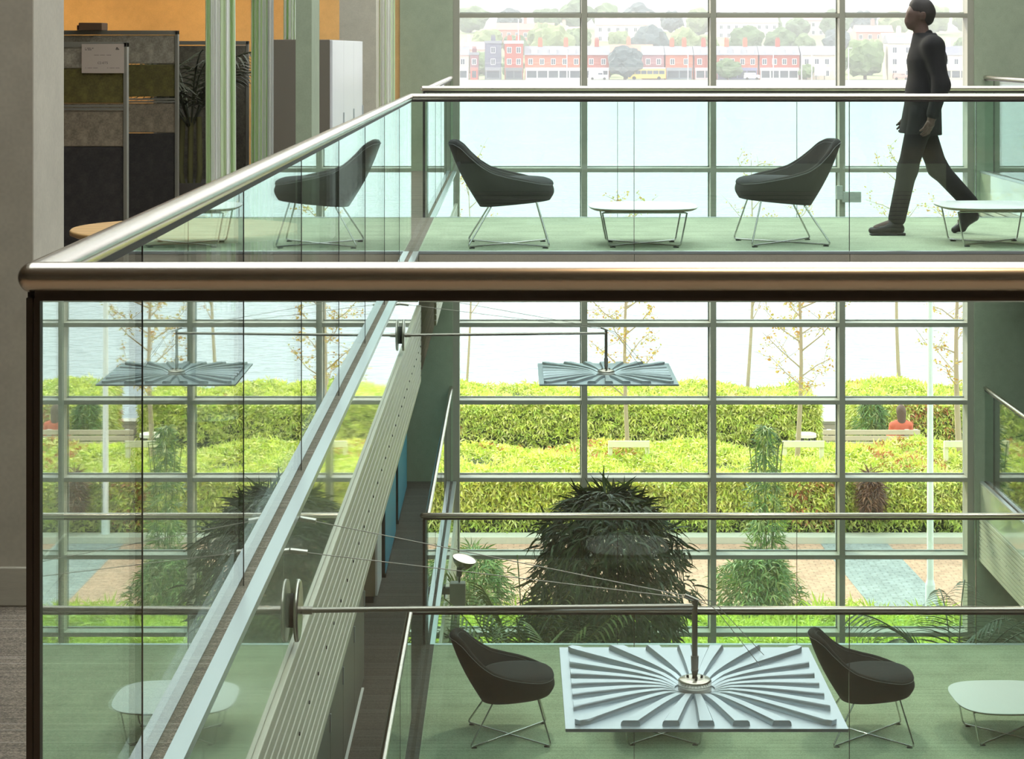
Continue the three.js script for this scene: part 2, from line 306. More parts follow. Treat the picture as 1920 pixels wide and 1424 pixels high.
function chairGeo() {
  const NT = 72, ring = [];
  const at = (t) => {
    const [c, s] = sup(t, 0.72), X = -0.055 + 0.375 * c, Hh = lerpTable(rimH, X), Z = lerpTable(halfW, X) * s;
    const [bc, bs] = sup(t, 0.78), bx = 0.05 + 0.262 * bc, bz = 0.235 * bs, by = 0.283 + (bx + 0.2) * 0.095;
    return { X, Hh, Z, bx, bz, by };
  };
  const profile = (t) => {
    const q = at(t), P = [], n = V(Math.cos(t), 0, Math.sin(t) * 1.1).normalize(), th = 0.036 + 0.024 * Math.max(0, -Math.cos(t)) ** 2;
    P.push([0.04, q.by * 0 + 0.303, 0]);
    P.push([0.045 + (q.bx - 0.045) * 0.5, (q.by + 0.303) / 2, q.bz * 0.5]);
    P.push([q.bx * 0.97 + 0.045 * 0.03, q.by, q.bz * 0.97]);
    for (let i = 1; i <= 7; i++) {                       // outer wall, slightly bellied
      const k = i / 7, bel = Math.sin(k * Math.PI) * (0.02 - 0.004 * Math.max(0, Math.cos(t)));
      P.push([q.bx + (q.X - q.bx) * k + n.x * bel, q.by + 0.012 + (q.Hh - th * 0.5 - q.by - 0.012) * k, q.bz + (q.Z - q.bz) * k + n.z * bel]);
    }
    for (let i = 1; i <= 5; i++) { const a = i / 6 * Math.PI; P.push([q.X - n.x * th * 0.5 * (1 - Math.cos(a)), q.Hh - th * 0.5 + Math.sin(a) * th * 0.5, q.Z - n.z * th * 0.5 * (1 - Math.cos(a))]); }
    const ix = q.X - n.x * th, iz = q.Z - n.z * th, fx = 0.045 + (q.bx - 0.045) * 0.98, fz = q.bz * 0.98, fy = 0.37;
    for (let i = 0; i <= 5; i++) { const k = i / 5; P.push([ix + (fx - ix) * k * 0.92, q.Hh - th * 0.5 + (fy - q.Hh + th * 0.5) * k, iz + (fz - iz) * k * 0.92]); }
    P.push([0.04, 0.375, 0]);
    return P;
  };
  const pos = [], idx = []; let n = 0;
  for (let i = 0; i < NT; i++) { const P = profile(i / NT * Math.PI * 2); n = P.length; for (const p of P) pos.push(...p); ring.push(P); }
  for (let i = 0; i < NT; i++) for (let j = 0; j < n - 1; j++) { const a = i * n + j, b = ((i + 1) % NT) * n + j; idx.push(a, a + 1, b, b, a + 1, b + 1); }
  let g = new THREE.BufferGeometry(); g.setAttribute('position', new THREE.Float32BufferAttribute(pos, 3)); g.setIndex(idx);
  g = BGU.mergeVertices(g, 1e-4); g.computeVertexNormals();
  const pip = [[], []];
  for (let i = 0; i < NT; i++) { const P = ring[i]; pip[0].push(V(...P[9]).add(V(Math.cos(i / NT * 6.283) * 0.002, 0.002, Math.sin(i / NT * 6.283) * 0.002))); pip[1].push(V(...P[15])); }
  const tube = (pts, r) => new THREE.TubeGeometry(new THREE.CatmullRomCurve3(pts, true), 120, r, 6, true);
  // seat cushion: a soft rounded pad
  const cp = [], ci = [], NR = 10;
  for (let i = 0; i < NT; i++) { const t = i / NT * Math.PI * 2, [c, s] = sup(t, 0.8); for (let j = 0; j <= NR; j++) { const k = j / NR, ang = k * Math.PI; const r = k < 0.5 ? Math.sin(ang) ** 0.45 : Math.sin(ang) ** 0.45; cp.push(0.06 + 0.268 * c * r, 0.44 + 0.052 * Math.cos(ang) * (k < 0.5 ? 1 : 0.9) + (0.055 + 0.262 * c * r) * 0.02, 0.268 * s * r); } }
  for (let i = 0; i < NT; i++) for (let j = 0; j < NR; j++) { const a = i * (NR + 1) + j, b = ((i + 1) % NT) * (NR + 1) + j; ci.push(a, b, a + 1, b, b + 1, a + 1); }
  let cg = new THREE.BufferGeometry(); cg.setAttribute('position', new THREE.Float32BufferAttribute(cp, 3)); cg.setIndex(ci); cg = BGU.mergeVertices(cg, 1e-4); cg.computeVertexNormals();
  return { shell: g, piping: tube(pip[0], 0.0026), inner: tube(pip[1], 0.0016), cushion: cg };
}
const CG = chairGeo();
function sled(parent, sx, sz, top, r = 0.0062) {        // two bent rods that cross on the floor
  const y = r + 0.006, f = [[sx, sz], [-sx, -sz]];
  for (const s of [1, -1]) obj('sled_rod', wire([top(1, s), [sx, y, s * sz], [-sx, y + (s > 0 ? 0.001 : 0), -s * sz], top(-1, -s)], r, 0.03, 10), M.chrome, parent);
  for (const [a, b] of [[1, 1], [1, -1], [-1, 1], [-1, -1]]) obj('glide', box(a * (sx - 0.03) - 0.02, a * (sx - 0.03) + 0.02, 0, 0.008, b * (sz - 0.028) - 0.009, b * (sz - 0.028) + 0.009, 0.003), M.gasket, parent);
}
function armchair(label) {
  const t = thing('armchair', label, 'chair', [0, 0, 0], 0);
  const sh = obj('shell', CG.shell, M.charcoal, t);
  obj('piping', [CG.piping, CG.inner], M.piping, sh);
  obj('seat_cushion', CG.cushion, M.cushion, t);
  sled(t, 0.29, 0.285, (a, s) => a > 0 ? [0.2, 0.325, s * 0.2] : [-0.12, 0.295, s * 0.17]);
  return t;
}
const chairA = armchair('dark grey tub armchair on the upper bridge at the left, facing right');
chairA.position.set(-0.04, 0, -14.98); chairA.rotation.y = 0.02;
const copyOf = (src, label, p, turn) => { const c = src.clone(); c.name = numbered(src.name.replace(/_\d+$/, '')); c.userData = { ...src.userData, label }; scene.add(c); c.position.set(...p); c.rotation.y = turn; return c; };
copyOf(chairA, 'dark grey tub armchair on the upper bridge facing left, next to the walking person', [1.945, 0, -15.1], Math.PI + 0.12);
copyOf(chairA, 'dark grey tub armchair on the lower bridge at the left, in front of the floodlight', [-0.035, FL[1], -15.1], 0.05);
copyOf(chairA, 'dark grey tub armchair on the lower bridge, partly behind the near ceiling reflector plate', [2.57, FL[1], -15.1], -0.02);
function lowTable(label) {
  const t = thing('low_table', label, 'table');
  const sh = new THREE.Shape(); for (let i = 0; i <= 96; i++) { const [c, s] = sup(i / 96 * Math.PI * 2, 0.62); i ? sh.lineTo(c * 0.39, s * 0.39) : sh.moveTo(c * 0.39, s * 0.39); }
  const sc = (k) => { const q = new THREE.Shape(); for (let i = 0; i <= 96; i++) { const [c, s] = sup(i / 96 * Math.PI * 2, 0.62); i ? q.lineTo(c * 0.39 * k, s * 0.39 * k) : q.moveTo(c * 0.39 * k, s * 0.39 * k); } return q; };
  const top = new THREE.ExtrudeGeometry(sh, { depth: 0.003, bevelEnabled: true, bevelThickness: 0.001, bevelSize: 0.001, bevelSegments: 1 }).rotateX(-Math.PI / 2).translate(0, 0.281, 0);
  obj('table_top', top, M.white, t);
  const pos = [], idx = []; const R = [[1, 0.281], [0.985, 0.272], [0.93, 0.262], [0.8, 0.258], [0.01, 0.258]];
  for (const [k, y] of R) for (let i = 0; i < 96; i++) { const [c, s] = sup(i / 96 * Math.PI * 2, 0.62); pos.push(c * 0.39 * k, y, s * 0.39 * k); }
  for (let j = 0; j < R.length - 1; j++) for (let i = 0; i < 96; i++) { const a = j * 96 + i, b = j * 96 + (i + 1) % 96; idx.push(a, b, a + 96, b, b + 96, a + 96); }
  const u = new THREE.BufferGeometry(); u.setAttribute('position', new THREE.Float32BufferAttribute(pos, 3)); u.setIndex(idx); u.computeVertexNormals();
  obj('underside', u, M.tableEdge, t);
  const r = 0.0062, y = r + 0.006;
  for (const s of [1, -1]) obj('sled_rod', wire([[0.3, 0.25, s * 0.25], [0.255, y, s * 0.235], [-0.255, y + (s > 0 ? 0.001 : 0), -s * 0.235], [-0.3, 0.25, -s * 0.25]], r, 0.025, 10), M.chrome, t);
  for (const s of [1, -1]) obj('top_rail', wire([[-0.3, 0.245, s * 0.25], [-0.285, 0.2515, s * 0.25], [0.285, 0.2515, s * 0.25], [0.3, 0.245, s * 0.25]], r, 0.012, 8), M.chrome, t);
  for (const [a, b] of [[1, 1], [1, -1], [-1, 1], [-1, -1]]) obj('glide', box(a * 0.225 - 0.02, a * 0.225 + 0.02, 0, 0.008, b * 0.208 - 0.009, b * 0.208 + 0.009, 0.003), M.gasket, t);
  return t;
}
const tabA = lowTable('white rounded low table on the upper bridge between the two upper armchairs');
tabA.position.set(0.93, 0, -15.0);
copyOf(tabA, 'white rounded low table on the upper bridge behind the walking person at the right edge', [3.46, 0, -15.08], 0.03);
copyOf(tabA, 'low table on the lower bridge, hidden under the near plate, only wire legs showing', [1.075, FL[1], -15.1], 0);
copyOf(tabA, 'white rounded low table on the lower bridge cut by the right edge', [3.575, FL[1], -15.1], 0.03);

// ---------------------------------------------------------------- reflector plates on arms from the left fascia
function reflector(label) {
  const t = thing('reflector_plate_lamp', label, 'lamp');   // origin: on the fascia, at arm height
  const pale = std(S(182, 190, 195), 0.36, { metalness: 0.8 }), steelD = std(S(150, 142, 132), 0.3, { metalness: 1 });
  const lathe = (pts, n = 48) => new THREE.LatheGeometry(pts.map((p) => new THREE.Vector2(...p)), n);
  obj('wall_disc', lathe([[0, 0], [0.091, 0], [0.091, 0.008], [0.086, 0.012], [0.075, 0.013], [0, 0.016]]).rotateZ(-Math.PI / 2).translate(0.012, 0, 0), M.steel, t);
  obj('disc_spacer', new THREE.CylinderGeometry(0.05, 0.05, 0.014, 32).rotateZ(Math.PI / 2).translate(0.005, 0, 0), M.gasket, t);
  const L = 1.2;
  obj('arm', [between(V(0.02, 0, 0), V(L, 0.012, 0), 0.008, 16), between(V(0.02, 0, 0), V(0.06, 0, 0), 0.012, 16)], steelD, t);
  const stem = obj('stem', [between(V(L, 0.03, 0), V(L, -0.135, 0), 0.0085, 16), between(V(L, -0.135, 0), V(L, -0.175, 0), 0.012, 16, 0.0105), between(V(L, -0.175, 0), V(L, -0.2, 0), 0.012, 16, 0.006)], steelD, t);
  obj('finial', between(V(L - 0.03, 0.045, 0), V(L + 0.01, 0.028, 0), 0.006, 10), steelD, stem);
  obj('hub', lathe([[0, -0.236], [0.05, -0.236], [0.05, -0.208], [0.045, -0.203], [0.03, -0.201], [0.028, -0.196], [0, -0.195]]).translate(L, 0, 0), std(S(196, 186, 172), 0.22, { metalness: 1 }), t);
  obj('hub_screw', [[0.02, 0.012], [-0.022, 0.008], [0.002, 0.026]].map(([a, b]) => new THREE.CylinderGeometry(0.004, 0.004, 0.006, 10).translate(L + a, -0.193, b)), M.gasket, t);
  // the plate: a square sheet that dips towards the hub
  const N = 40, hs = 0.395, pos = [], idx = [], yt = -0.224, th = 0.009;
  const dip = (x, z) => { const r = Math.hypot(x, z); return -0.016 * Math.exp(-((r / 0.13) ** 2)); };
  for (const dn of [0, 1]) for (let j = 0; j <= N; j++) for (let i = 0; i <= N; i++) { const x = (i / N * 2 - 1) * hs, z = (j / N * 2 - 1) * hs; pos.push(L + x, yt + dip(x, z) - dn * th, z); }
  const id = (d, i, j) => d * (N + 1) * (N + 1) + j * (N + 1) + i;
  for (let j = 0; j < N; j++) for (let i = 0; i < N; i++) { idx.push(id(0, i, j), id(0, i, j + 1), id(0, i + 1, j), id(0, i + 1, j), id(0, i, j + 1), id(0, i + 1, j + 1)); idx.push(id(1, i, j), id(1, i + 1, j), id(1, i, j + 1), id(1, i + 1, j), id(1, i + 1, j + 1), id(1, i, j + 1)); }
  for (let i = 0; i < N; i++) { idx.push(id(0, i, N), id(1, i, N), id(0, i + 1, N), id(0, i + 1, N), id(1, i, N), id(1, i + 1, N)); idx.push(id(0, i, 0), id(0, i + 1, 0), id(1, i, 0), id(0, i + 1, 0), id(1, i + 1, 0), id(1, i, 0)); idx.push(id(0, 0, i), id(1, 0, i), id(0, 0, i + 1), id(0, 0, i + 1), id(1, 0, i), id(1, 0, i + 1)); idx.push(id(0, N, i), id(0, N, i + 1), id(1, N, i), id(0, N, i + 1), id(1, N, i + 1), id(1, N, i)); }
  let pg = new THREE.BufferGeometry(); pg.setAttribute('position', new THREE.Float32BufferAttribute(pos, 3)); pg.setIndex(idx); pg = BGU.toCreasedNormals(pg, 0.6);
  const plate = obj('plate', pg, pale, t);
  for (let k = 0; k < 24; k++) {                        // raised ribs, each widening towards the rim
    const a = k * Math.PI / 12, c = Math.cos(a), s = Math.sin(a), r1 = 0.368 / Math.max(Math.abs(c), Math.abs(s)), r0 = 0.06;
    const P = [], I = [], n = 14, hgt = 0.016;
    const side = Math.abs(c) > Math.abs(s) + 1e-6 ? 'x' : 'z', corner = Math.abs(Math.abs(c) - Math.abs(s)) < 1e-6;
    for (let i = 0; i <= n; i++) {
      const k2 = i / n, r = r0 + (r1 - r0) * k2, w = 0.0085 + 0.0125 * k2, h = hgt * Math.min(1, k2 * 6 + 0.35);
      for (const [u, v] of [[-1.14, 0], [-1.06, h * 0.7], [-0.86, h], [0.86, h], [1.06, h * 0.7], [1.14, 0]]) {
        let x = c * r - s * w * u, z = s * r + c * w * u;
        if (i === n) { if (corner) { x = Math.sign(c) * Math.min(Math.abs(x), 0.368); z = Math.sign(s) * Math.min(Math.abs(z), 0.368); } else if (side === 'x') { z += (Math.sign(c) * 0.368 - x) * s / c; x = Math.sign(c) * 0.368; } else { x += (Math.sign(s) * 0.368 - z) * c / s; z = Math.sign(s) * 0.368; } }
        P.push(L + x, yt + dip(x, z) + v - 0.001, z);
      }
    }
    for (let i = 0; i < n; i++) for (let j = 0; j < 5; j++) { const p = i * 6 + j; I.push(p, p + 1, p + 6, p + 1, p + 7, p + 6); }
    for (const [o, q] of [[0, 0], [n * 6, 1]]) for (let j = 1; j < 5; j++) q ? I.push(o, o + j, o + j + 1) : I.push(o, o + j + 1, o + j);
    let rg = new THREE.BufferGeometry(); rg.setAttribute('position', new THREE.Float32BufferAttribute(P, 3)); rg.setIndex(I); rg = BGU.toCreasedNormals(rg, 0.7);
    obj('rib', rg, pale, plate);
  }
  obj('stay_wire', [between(V(0, 0.222, -0.23), V(L - 0.01, 0.04, 0), 0.0014, 6), between(V(0, 0.19, 0.05), V(L - 0.01, 0.035, 0), 0.0014, 6)], steelD, t);
  obj('wire_anchor', [between(V(0, 0.222, -0.23), V(0.05, 0.215, -0.222), 0.0085, 12), between(V(0, 0.19, 0.05), V(0.05, 0.184, 0.048), 0.0085, 12)], M.steel, t);
  obj('supply_cable', [wire([[L, 0.03, 0], [L + 0.06, 0, -0.05], [L + 0.215, -0.214, -0.16]], 0.0012, 0.05, 6), wire([[L, 0.03, 0], [L + 0.06, 0.01, -0.08], [L + 0.24, -0.214, -0.27]], 0.0012, 0.05, 6)], steelD, t);
  return t;
}
const lampA = reflector('square ribbed reflector plate on a steel arm, large and near, above the lower armchairs');
lampA.position.set(XL + 0.06, -0.255, -6.2);
copyOf(lampA, 'square ribbed reflector plate on a steel arm, smaller and farther, hanging before the window', [XL + 0.06, -0.258, -12.15], 0);

// ---------------------------------------------------------------- downlights: gallery ceiling, and the underside of the upper bridge
function downlight(label, x, y, z, cd, c, cone = 1.25) {
  const t = thing('ceiling_lamp', label, 'lamp', [x, y, z]);
  obj('rim', new THREE.LatheGeometry([[0.1, -0.001], [0.13, -0.001], [0.13, -0.016], [0.12, -0.02], [0.1, -0.016]].map((p) => new THREE.Vector2(...p)), 32), M.aluminium, t);
  obj('lamp_diffuser', new THREE.CylinderGeometry(0.1, 0.1, 0.01, 32).translate(0, -0.007, 0), std(S(255, 240, 214), 0.5, { emissive: c, emissiveIntensity: 2 }), t);
  const l = new THREE.SpotLight(c, cd, 0, cone, 0.6); l.shadow.radius = 5; l.position.set(x, y - 0.03, z); l.target.position.set(x, y - 3, z); l.castShadow = true; l.name = 'downlight'; scene.add(l, l.target);
}
const warm = S(255, 218, 170), mild = S(255, 240, 220);
[[-3, 'left of'], [1, 'over'], [5, 'right of']].forEach(([x, w]) => downlight('round warm downlight in the gallery ceiling ' + w + ' the viewpoint', x, TOP, -1.4, 24, warm, 0.66));
[[0.3, 'left armchair'], [2.4, 'right armchair'], [4.4, 'low table at the right edge']].forEach(([x, w]) => downlight('round downlight under the upper bridge above the lower ' + w, x, -0.34, -15.9, 4.5, mild));
// ---------------------------------------------------------------- floodlight on the lower fascia, junction box on a mullion
{
  const t = thing('floodlight', 'small bowl floodlight on a grey box fixed to the fascia left of the big plant', 'lamp', [XL + 0.06, FL[1] - 0.2, -19.9]);
  const grey = std(S(120, 118, 108), 0.45);
  obj('gear_box', box(0.05, 0.2, -0.14, 0.08, -0.06, 0.06, 0.008), grey, t);
  obj('bracket', [box(-0.005, 0.006, -0.06, 0.05, -0.05, 0.05), box(0, 0.06, -0.03, 0.03, -0.03, 0.03)], M.gasket, t);
  obj('stem', [between(V(0.14, 0.08, 0), V(0.145, 0.15, 0), 0.008), box(0.12, 0.165, 0.14, 0.22, -0.03, 0.03, 0.006)], M.gasket, t);
  const L = (pts) => new THREE.LatheGeometry(pts.map((p) => new THREE.Vector2(...p)), 40);
  const tilt = (g) => g.rotateX(0.12).rotateZ(-0.26).translate(0.165, 0.215, 0);
  const bowl = obj('reflector_bowl', tilt(L([[0.03, 0], [0.06, 0.012], [0.095, 0.045], [0.118, 0.09], [0.122, 0.1], [0.114, 0.1], [0.09, 0.05], [0.03, 0.012]])), std(S(190, 176, 156), 0.25, { metalness: 0.9 }), t);
  obj('lens', tilt(L([[0, 0.085], [0.06, 0.086], [0.113, 0.092], [0.113, 0.096], [0.06, 0.09], [0, 0.089]])), std(S(255, 244, 226), 0.4, { emissive: S(255, 226, 190), emissiveIntensity: 0.9 }), bowl);
  const l = new THREE.SpotLight(S(255, 226, 190), 6, 0, 0.9, 0.6); l.name = 'floodlight_beam'; l.castShadow = true;
  l.position.set(XL + 0.06 + 0.2, FL[1] - 0.2 + 0.34, -19.9); l.target.position.set(1.2, 2.5, -18.5); scene.add(l, l.target);
}
tag(obj('junction_box', [box(3.79, 4.0, -0.36, -0.24, ZW - 0.0, ZW + 0.07, 0.006), box(3.72, 3.79, -0.33, -0.17, ZW - 0.0, ZW + 0.05, 0.006)], std(S(196, 200, 192), 0.5)), 'small pale grey box fixed to the window mullion behind the upper right armchair', 'box');

// ---------------------------------------------------------------- office on the upper floor, left
function screenPanel(label, x0, x1, z, bands, top, extra) {
  const t = thing('office_screen', label, 'screen', [0, 0, z]);
  const al = std(S(150, 146, 134), 0.4, { metalness: 0.4 });
  obj('frame', [box(x1 - 0.022, x1, 0, top, -0.03, 0.03, 0.003), box(x0, x0 + 0.022, 0, top, -0.03, 0.03, 0.003), box(x0, x1, top - 0.03, top, -0.03, 0.03, 0.003)], al, t);
  for (const [n, y0, y1, c] of bands) obj(n, metres(box(x0 + 0.022, x1 - 0.022, y0 + 0.003, y1 - 0.003, -0.022, 0.022, 0.006)), std(c, 0.95, { map: mottleFabric }), t);
  for (const y of extra) for (let k = 0; k < 2; k++) obj('slot_rail', box(x0 + 0.022, x1 - 0.022, y + k * 0.018, y + 0.011 + k * 0.018, -0.028, 0.028, 0.002), al, t);
  return t;
}
const dark = S(76, 70, 66), beige = S(184, 166, 140), olive = S(132, 120, 60), pale = S(206, 194, 172);
screenPanel('fabric office screen in dark, beige and olive bands carrying the left room card', -3.6, -2.225, -12, [['dark_tile', 0.05, 0.85, dark], ['beige_tile', 0.85, 1.06, beige], ['olive_tile', 1.1, 1.3, olive], ['pale_tile', 1.3, 1.425, pale]], 1.455, [1.062]);
screenPanel('taller banded office screen behind the one with the left room card', -3.8, -2.287, -14.2, [['dark_tile', 0.05, 0.84, dark], ['beige_tile', 0.84, 1.045, beige], ['olive_tile', 1.085, 1.31, olive], ['pale_tile', 1.31, 1.51, pale]], 1.54, [1.047]);
screenPanel('plain grey-brown office screen beside the first striped curtain', -2.85, -2.1, -16.5, [['grey_tile', 0.05, 1.44, S(140, 132, 112)]], 1.475, []);
screenPanel('narrow dark office screen behind the palm carrying the right room card', -2.7, -2.32, -18.2, [['dark_tile', 0.05, 1.38, S(96, 90, 82)]], 1.42, []);
function card(label, w, h, p) {
  const cv = document.createElement('canvas'); cv.width = 512; cv.height = Math.round(512 * h / w); const c = cv.getContext('2d'), k = cv.height;
  c.fillStyle = '#e9dcd2'; c.fillRect(0, 0, 512, k); c.fillStyle = '#4a443f'; c.strokeStyle = '#4a443f';
  c.font = 'bold 22px sans-serif'; c.textAlign = 'left';
  for (const [x, y, n, s] of [[40, 48, 9, 12], [40, 66, 7, 12], [150, 132, 14, 15], [44, 288, 12, 14], [310, 288, 10, 15]]) for (let i = 0; i < n; i++) if ((i * 7 + y) % 5) c.fillRect(x + i * s, y, s * 0.72, s * (y < 80 ? 0.62 : 0.3) * (1 + (i * 3 + y) % 2 * 0.3));
  c.beginPath(); c.moveTo(412, 58); c.lineTo(428, 38); c.lineTo(440, 50); c.lineTo(456, 58); c.closePath(); c.fill(); c.fillRect(412, 63, 44, 8);
  c.font = '40px serif'; c.textAlign = 'center'; c.fillText('C2-075', 256, 244);
  const t = new THREE.CanvasTexture(cv); t.colorSpace = THREE.SRGBColorSpace;
  const g = new THREE.BoxGeometry(w, h, 0.004), m = std(S(220, 214, 206), 0.7, { map: t });
  const o = obj('room_card', g, m, scene, p); tag(o, label, 'sign'); return o;
}
card('paper room card reading C2-075 on the front banded office screen', 0.243, 0.168, [-2.363, 1.36, -11.965]);
card('paper room card half hidden behind the first striped curtain', 0.24, 0.17, [-2.44, 1.36, -18.16]);
tag(obj('storage_box', [box(-2.95, -2.79, 1.54, 1.592, -14.3, -14.1, 0.006), box(-2.965, -2.94, 1.54, 1.575, -14.28, -14.12, 0.004)], std(S(122, 92, 66), 0.9)), 'small brown box on top of the taller office screen', 'box');
{ // desks and a storage unit behind are out of sight; the round table shows
  const t = thing('round_table', 'round pale wooden table behind the handrail, at the left near the pier', 'table', [-1.27, 0, -8.1]);
  const wood = std(S(226, 186, 128), 0.45, { map: tex(512, 1, (u, v) => { const k = 0.9 + 0.1 * Math.sin((v + 0.03 * n8(u, v)) * 90) * n32(u * 0.2, v); return [k, k * 0.98, k * 0.95]; }) });
  obj('table_top', metres(new THREE.LatheGeometry([[0, 0.695], [0.43, 0.695], [0.45, 0.703], [0.45, 0.716], [0.444, 0.722], [0, 0.722]].map((p) => new THREE.Vector2(...p)), 64)), wood, t);
  obj('column', cyl(0.035, 0.035, 0.67, 0, 0.025, 0), M.chrome, t);
  obj('base', new THREE.LatheGeometry([[0, 0], [0.26, 0], [0.26, 0.008], [0.05, 0.03], [0, 0.03]].map((p) => new THREE.Vector2(...p)), 48), M.chrome, t);
}
{ // lockers along the corridor: front faces to the atrium
  const lockers = (name, label, x, z0, n, w, y, h, front, side, depth) => {
    const t = thing(name, label, 'cabinet', [x, y, z0]);
    obj('carcass', box(-depth, -0.004, 0.06, h, -n * w, 0, 0.003), side, t);
    obj('plinth', box(-depth + 0.02, -0.02, 0, 0.06, -n * w + 0.01, -0.01), M.gasket, t);
    for (let i = 0; i < n; i++) { const d = obj('door', box(-0.004, 0.016, 0.065, h - 0.005, -(i + 1) * w + 0.006, -i * w - 0.006, 0.003), front, t); obj('handle', box(0.016, 0.026, h * 0.55, h * 0.55 + 0.12, -(i + 1) * w + 0.04, -(i + 1) * w + 0.055, 0.002), M.aluminium, d); }
    return t;
  };
  const lilac = std(S(226, 226, 228), 0.35), gg = std(S(112, 112, 104), 0.4), gs = std(S(150, 140, 118), 0.6);
  lockers('storage_cabinet', 'white tall storage cabinet standing between the second and third pier on the upper floor', -1.3, -14.75, 3, 0.98, 0, 1.48, lilac, std(S(120, 112, 98), 0.6), 0.45);
  lockers('locker_row', 'grey row of lockers along the lower corridor under the ribbed fascia', -1.187, -9.3, 7, 1.0, FL[1], 1.15, gg, gs, 0.5);
  lockers('storage_cabinet', 'pale end cabinet on the lower corridor between the lockers and the blue screens', -1.24, -18.7, 1, 0.6, FL[1], 1.2, lilac, gs, 0.5);
  const teal = std(S(40, 140, 168), 0.5), edge = std(S(50, 46, 42), 0.6);
  [['teal blue screen nearest the pale end cabinet on the lower corridor', -19.6], ['teal blue screen farther back on the lower corridor by the left pillar', -21.8]].forEach(([label, z]) => {
    const t = thing('corridor_screen', label, 'screen', [-1.22, FL[1], z]);
    obj('panel', box(-0.03, 0.012, 0.03, 1.5, -1.75, -0.02, 0.004), teal, t);
    obj('frame', [box(-0.034, 0.008, 0, 1.52, -0.03, 0, 0.003), box(-0.034, 0.016, 0, 0.035, -1.76, 0, 0.003)], edge, t);
  });
  struct('trim_skirting_lower', box(-1.185, -1.165, FL[1], FL[1] + 0.012, -16.2, -9.3), M.white);
}
// pleated striped curtains
function curtain(label, x, z, w) {
  const t = thing('striped_curtain', label, 'curtain', [x, 0, z]);
  const n = 60, P = [], I = [], C = [], y0 = 0.03, y1 = 2.68, m = 14, key = lattice(16, Math.round(-z * 10));
  for (let j = 0; j <= m; j++) for (const f of [0, 1]) for (let i = 0; i <= n; i++) {
    const u = i / n, sway = Math.sin(j / m * 3 + z) * 0.003, x2 = (u - 0.5) * w, z2 = Math.sin(u * Math.PI * 11 + 0.4 * Math.sin(j / m * 5)) * 0.022 + 0.055 * Math.sin(u * Math.PI);
    P.push(x2 + sway, y0 + (y1 - y0) * j / m, z2 - f * 0.003);
    const s = key[Math.floor(u * 13)] , g = s > 0.5 ? [1, 1, 0.97] : s > 0.25 ? [0.82, 0.92, 0.66] : [0.6, 0.77, 0.4];
    C.push(...g);
  }
  const k = n + 1, id = (j, f, i) => (j * 2 + f) * k + i;
  for (let j = 0; j < m; j++) for (let i = 0; i < n; i++) { I.push(id(j, 0, i), id(j, 0, i + 1), id(j + 1, 0, i), id(j, 0, i + 1), id(j + 1, 0, i + 1), id(j + 1, 0, i)); I.push(id(j, 1, i), id(j + 1, 1, i), id(j, 1, i + 1), id(j, 1, i + 1), id(j + 1, 1, i), id(j + 1, 1, i + 1)); }
  const g = new THREE.BufferGeometry(); g.setAttribute('position', new THREE.Float32BufferAttribute(P, 3)); g.setAttribute('color', new THREE.Float32BufferAttribute(C, 3)); g.setIndex(I); g.computeVertexNormals();
  obj('fabric', g, std(S(255, 255, 255), 0.9, { vertexColors: true, transmission: 0.45, thickness: 0, side: THREE.DoubleSide }), t);
  obj('track', box(-w / 2 - 0.03, w / 2 + 0.03, y1, y1 + 0.07, -0.03, 0.05), M.aluminium, t);
}
curtain('striped green and white pleated curtain, widest and leftmost, before the office screens', -1.55, -11, 0.158);
curtain('striped green and white pleated curtain, second from the left, beside the office palm', -1.573, -13, 0.14);
curtain('striped green and white pleated curtain, narrow, touching the green second pier', -1.6, -15, 0.115);
curtain('pale green curtain to the right of the white storage cabinet, by the orange wall', -1.165, -19.1, 0.145);
// warm wall washers of the office ceiling
for (const [x, k, at] of [[-5.4, 60, 'far left over the orange end wall'], [-3.9, 60, 'over the middle of the orange end wall'], [-2.5, 45, 'over the orange end wall next to the pillar']]) {
  const z = -22.4, t = thing('ceiling_lamp', 'round warm ceiling downlight ' + at, 'lamp', [x, 2.75, z]);
  obj('rim', new THREE.LatheGeometry([[0.1, -0.001], [0.14, -0.001], [0.14, -0.02], [0.125, -0.026], [0.1, -0.02]].map((p) => new THREE.Vector2(...p)), 32), M.aluminium, t);
  obj('lamp_diffuser', new THREE.CylinderGeometry(0.11, 0.11, 0.012, 32).translate(0, -0.008, 0), std(S(255, 240, 214), 0.5, { emissive: S(255, 214, 160), emissiveIntensity: 1.5 }), t);
  const l = new THREE.SpotLight(S(255, 214, 160), k * 0.07, 0, 0.8, 0.7); l.shadow.radius = 5; l.position.set(x, 2.7, z); l.target.position.set(x - 0.2, 1.2, ZW); l.castShadow = true; l.name = 'wall_washer'; scene.add(l, l.target);
}
// ---------------------------------------------------------------- foliage
function leafGeo(L, w, droop, n = 4) {                   // a lanceolate blade along +z, folded on its midrib
  const P = [], I = [];
  for (let i = 0; i <= n; i++) { const k = i / n, b = w * Math.sin(Math.PI * Math.min(1, 0.06 + k * 0.94) ** 0.8) * (k === 1 ? 0 : 1), y = -droop * k * k * L, z = L * k * (1 - 0.25 * droop * k); P.push(-b, y + b * 0.3, z, 0, y, z, b, y + b * 0.3, z); }
  for (let i = 0; i < n; i++) for (let j = 0; j < 2; j++) { const a = i * 3 + j; I.push(a, a + 3, a + 1, a + 1, a + 3, a + 4); }
  const g = new THREE.BufferGeometry(); g.setAttribute('position', new THREE.Float32BufferAttribute(P, 3)); g.setIndex(I); g.computeVertexNormals(); return g;
}
const leafMat = (c, t = 0.25) => std(c, 0.55, { side: THREE.DoubleSide, transmission: t, thickness: 0 });
const Q = new THREE.Quaternion(), E = new THREE.Euler(), MX = new THREE.Matrix4();
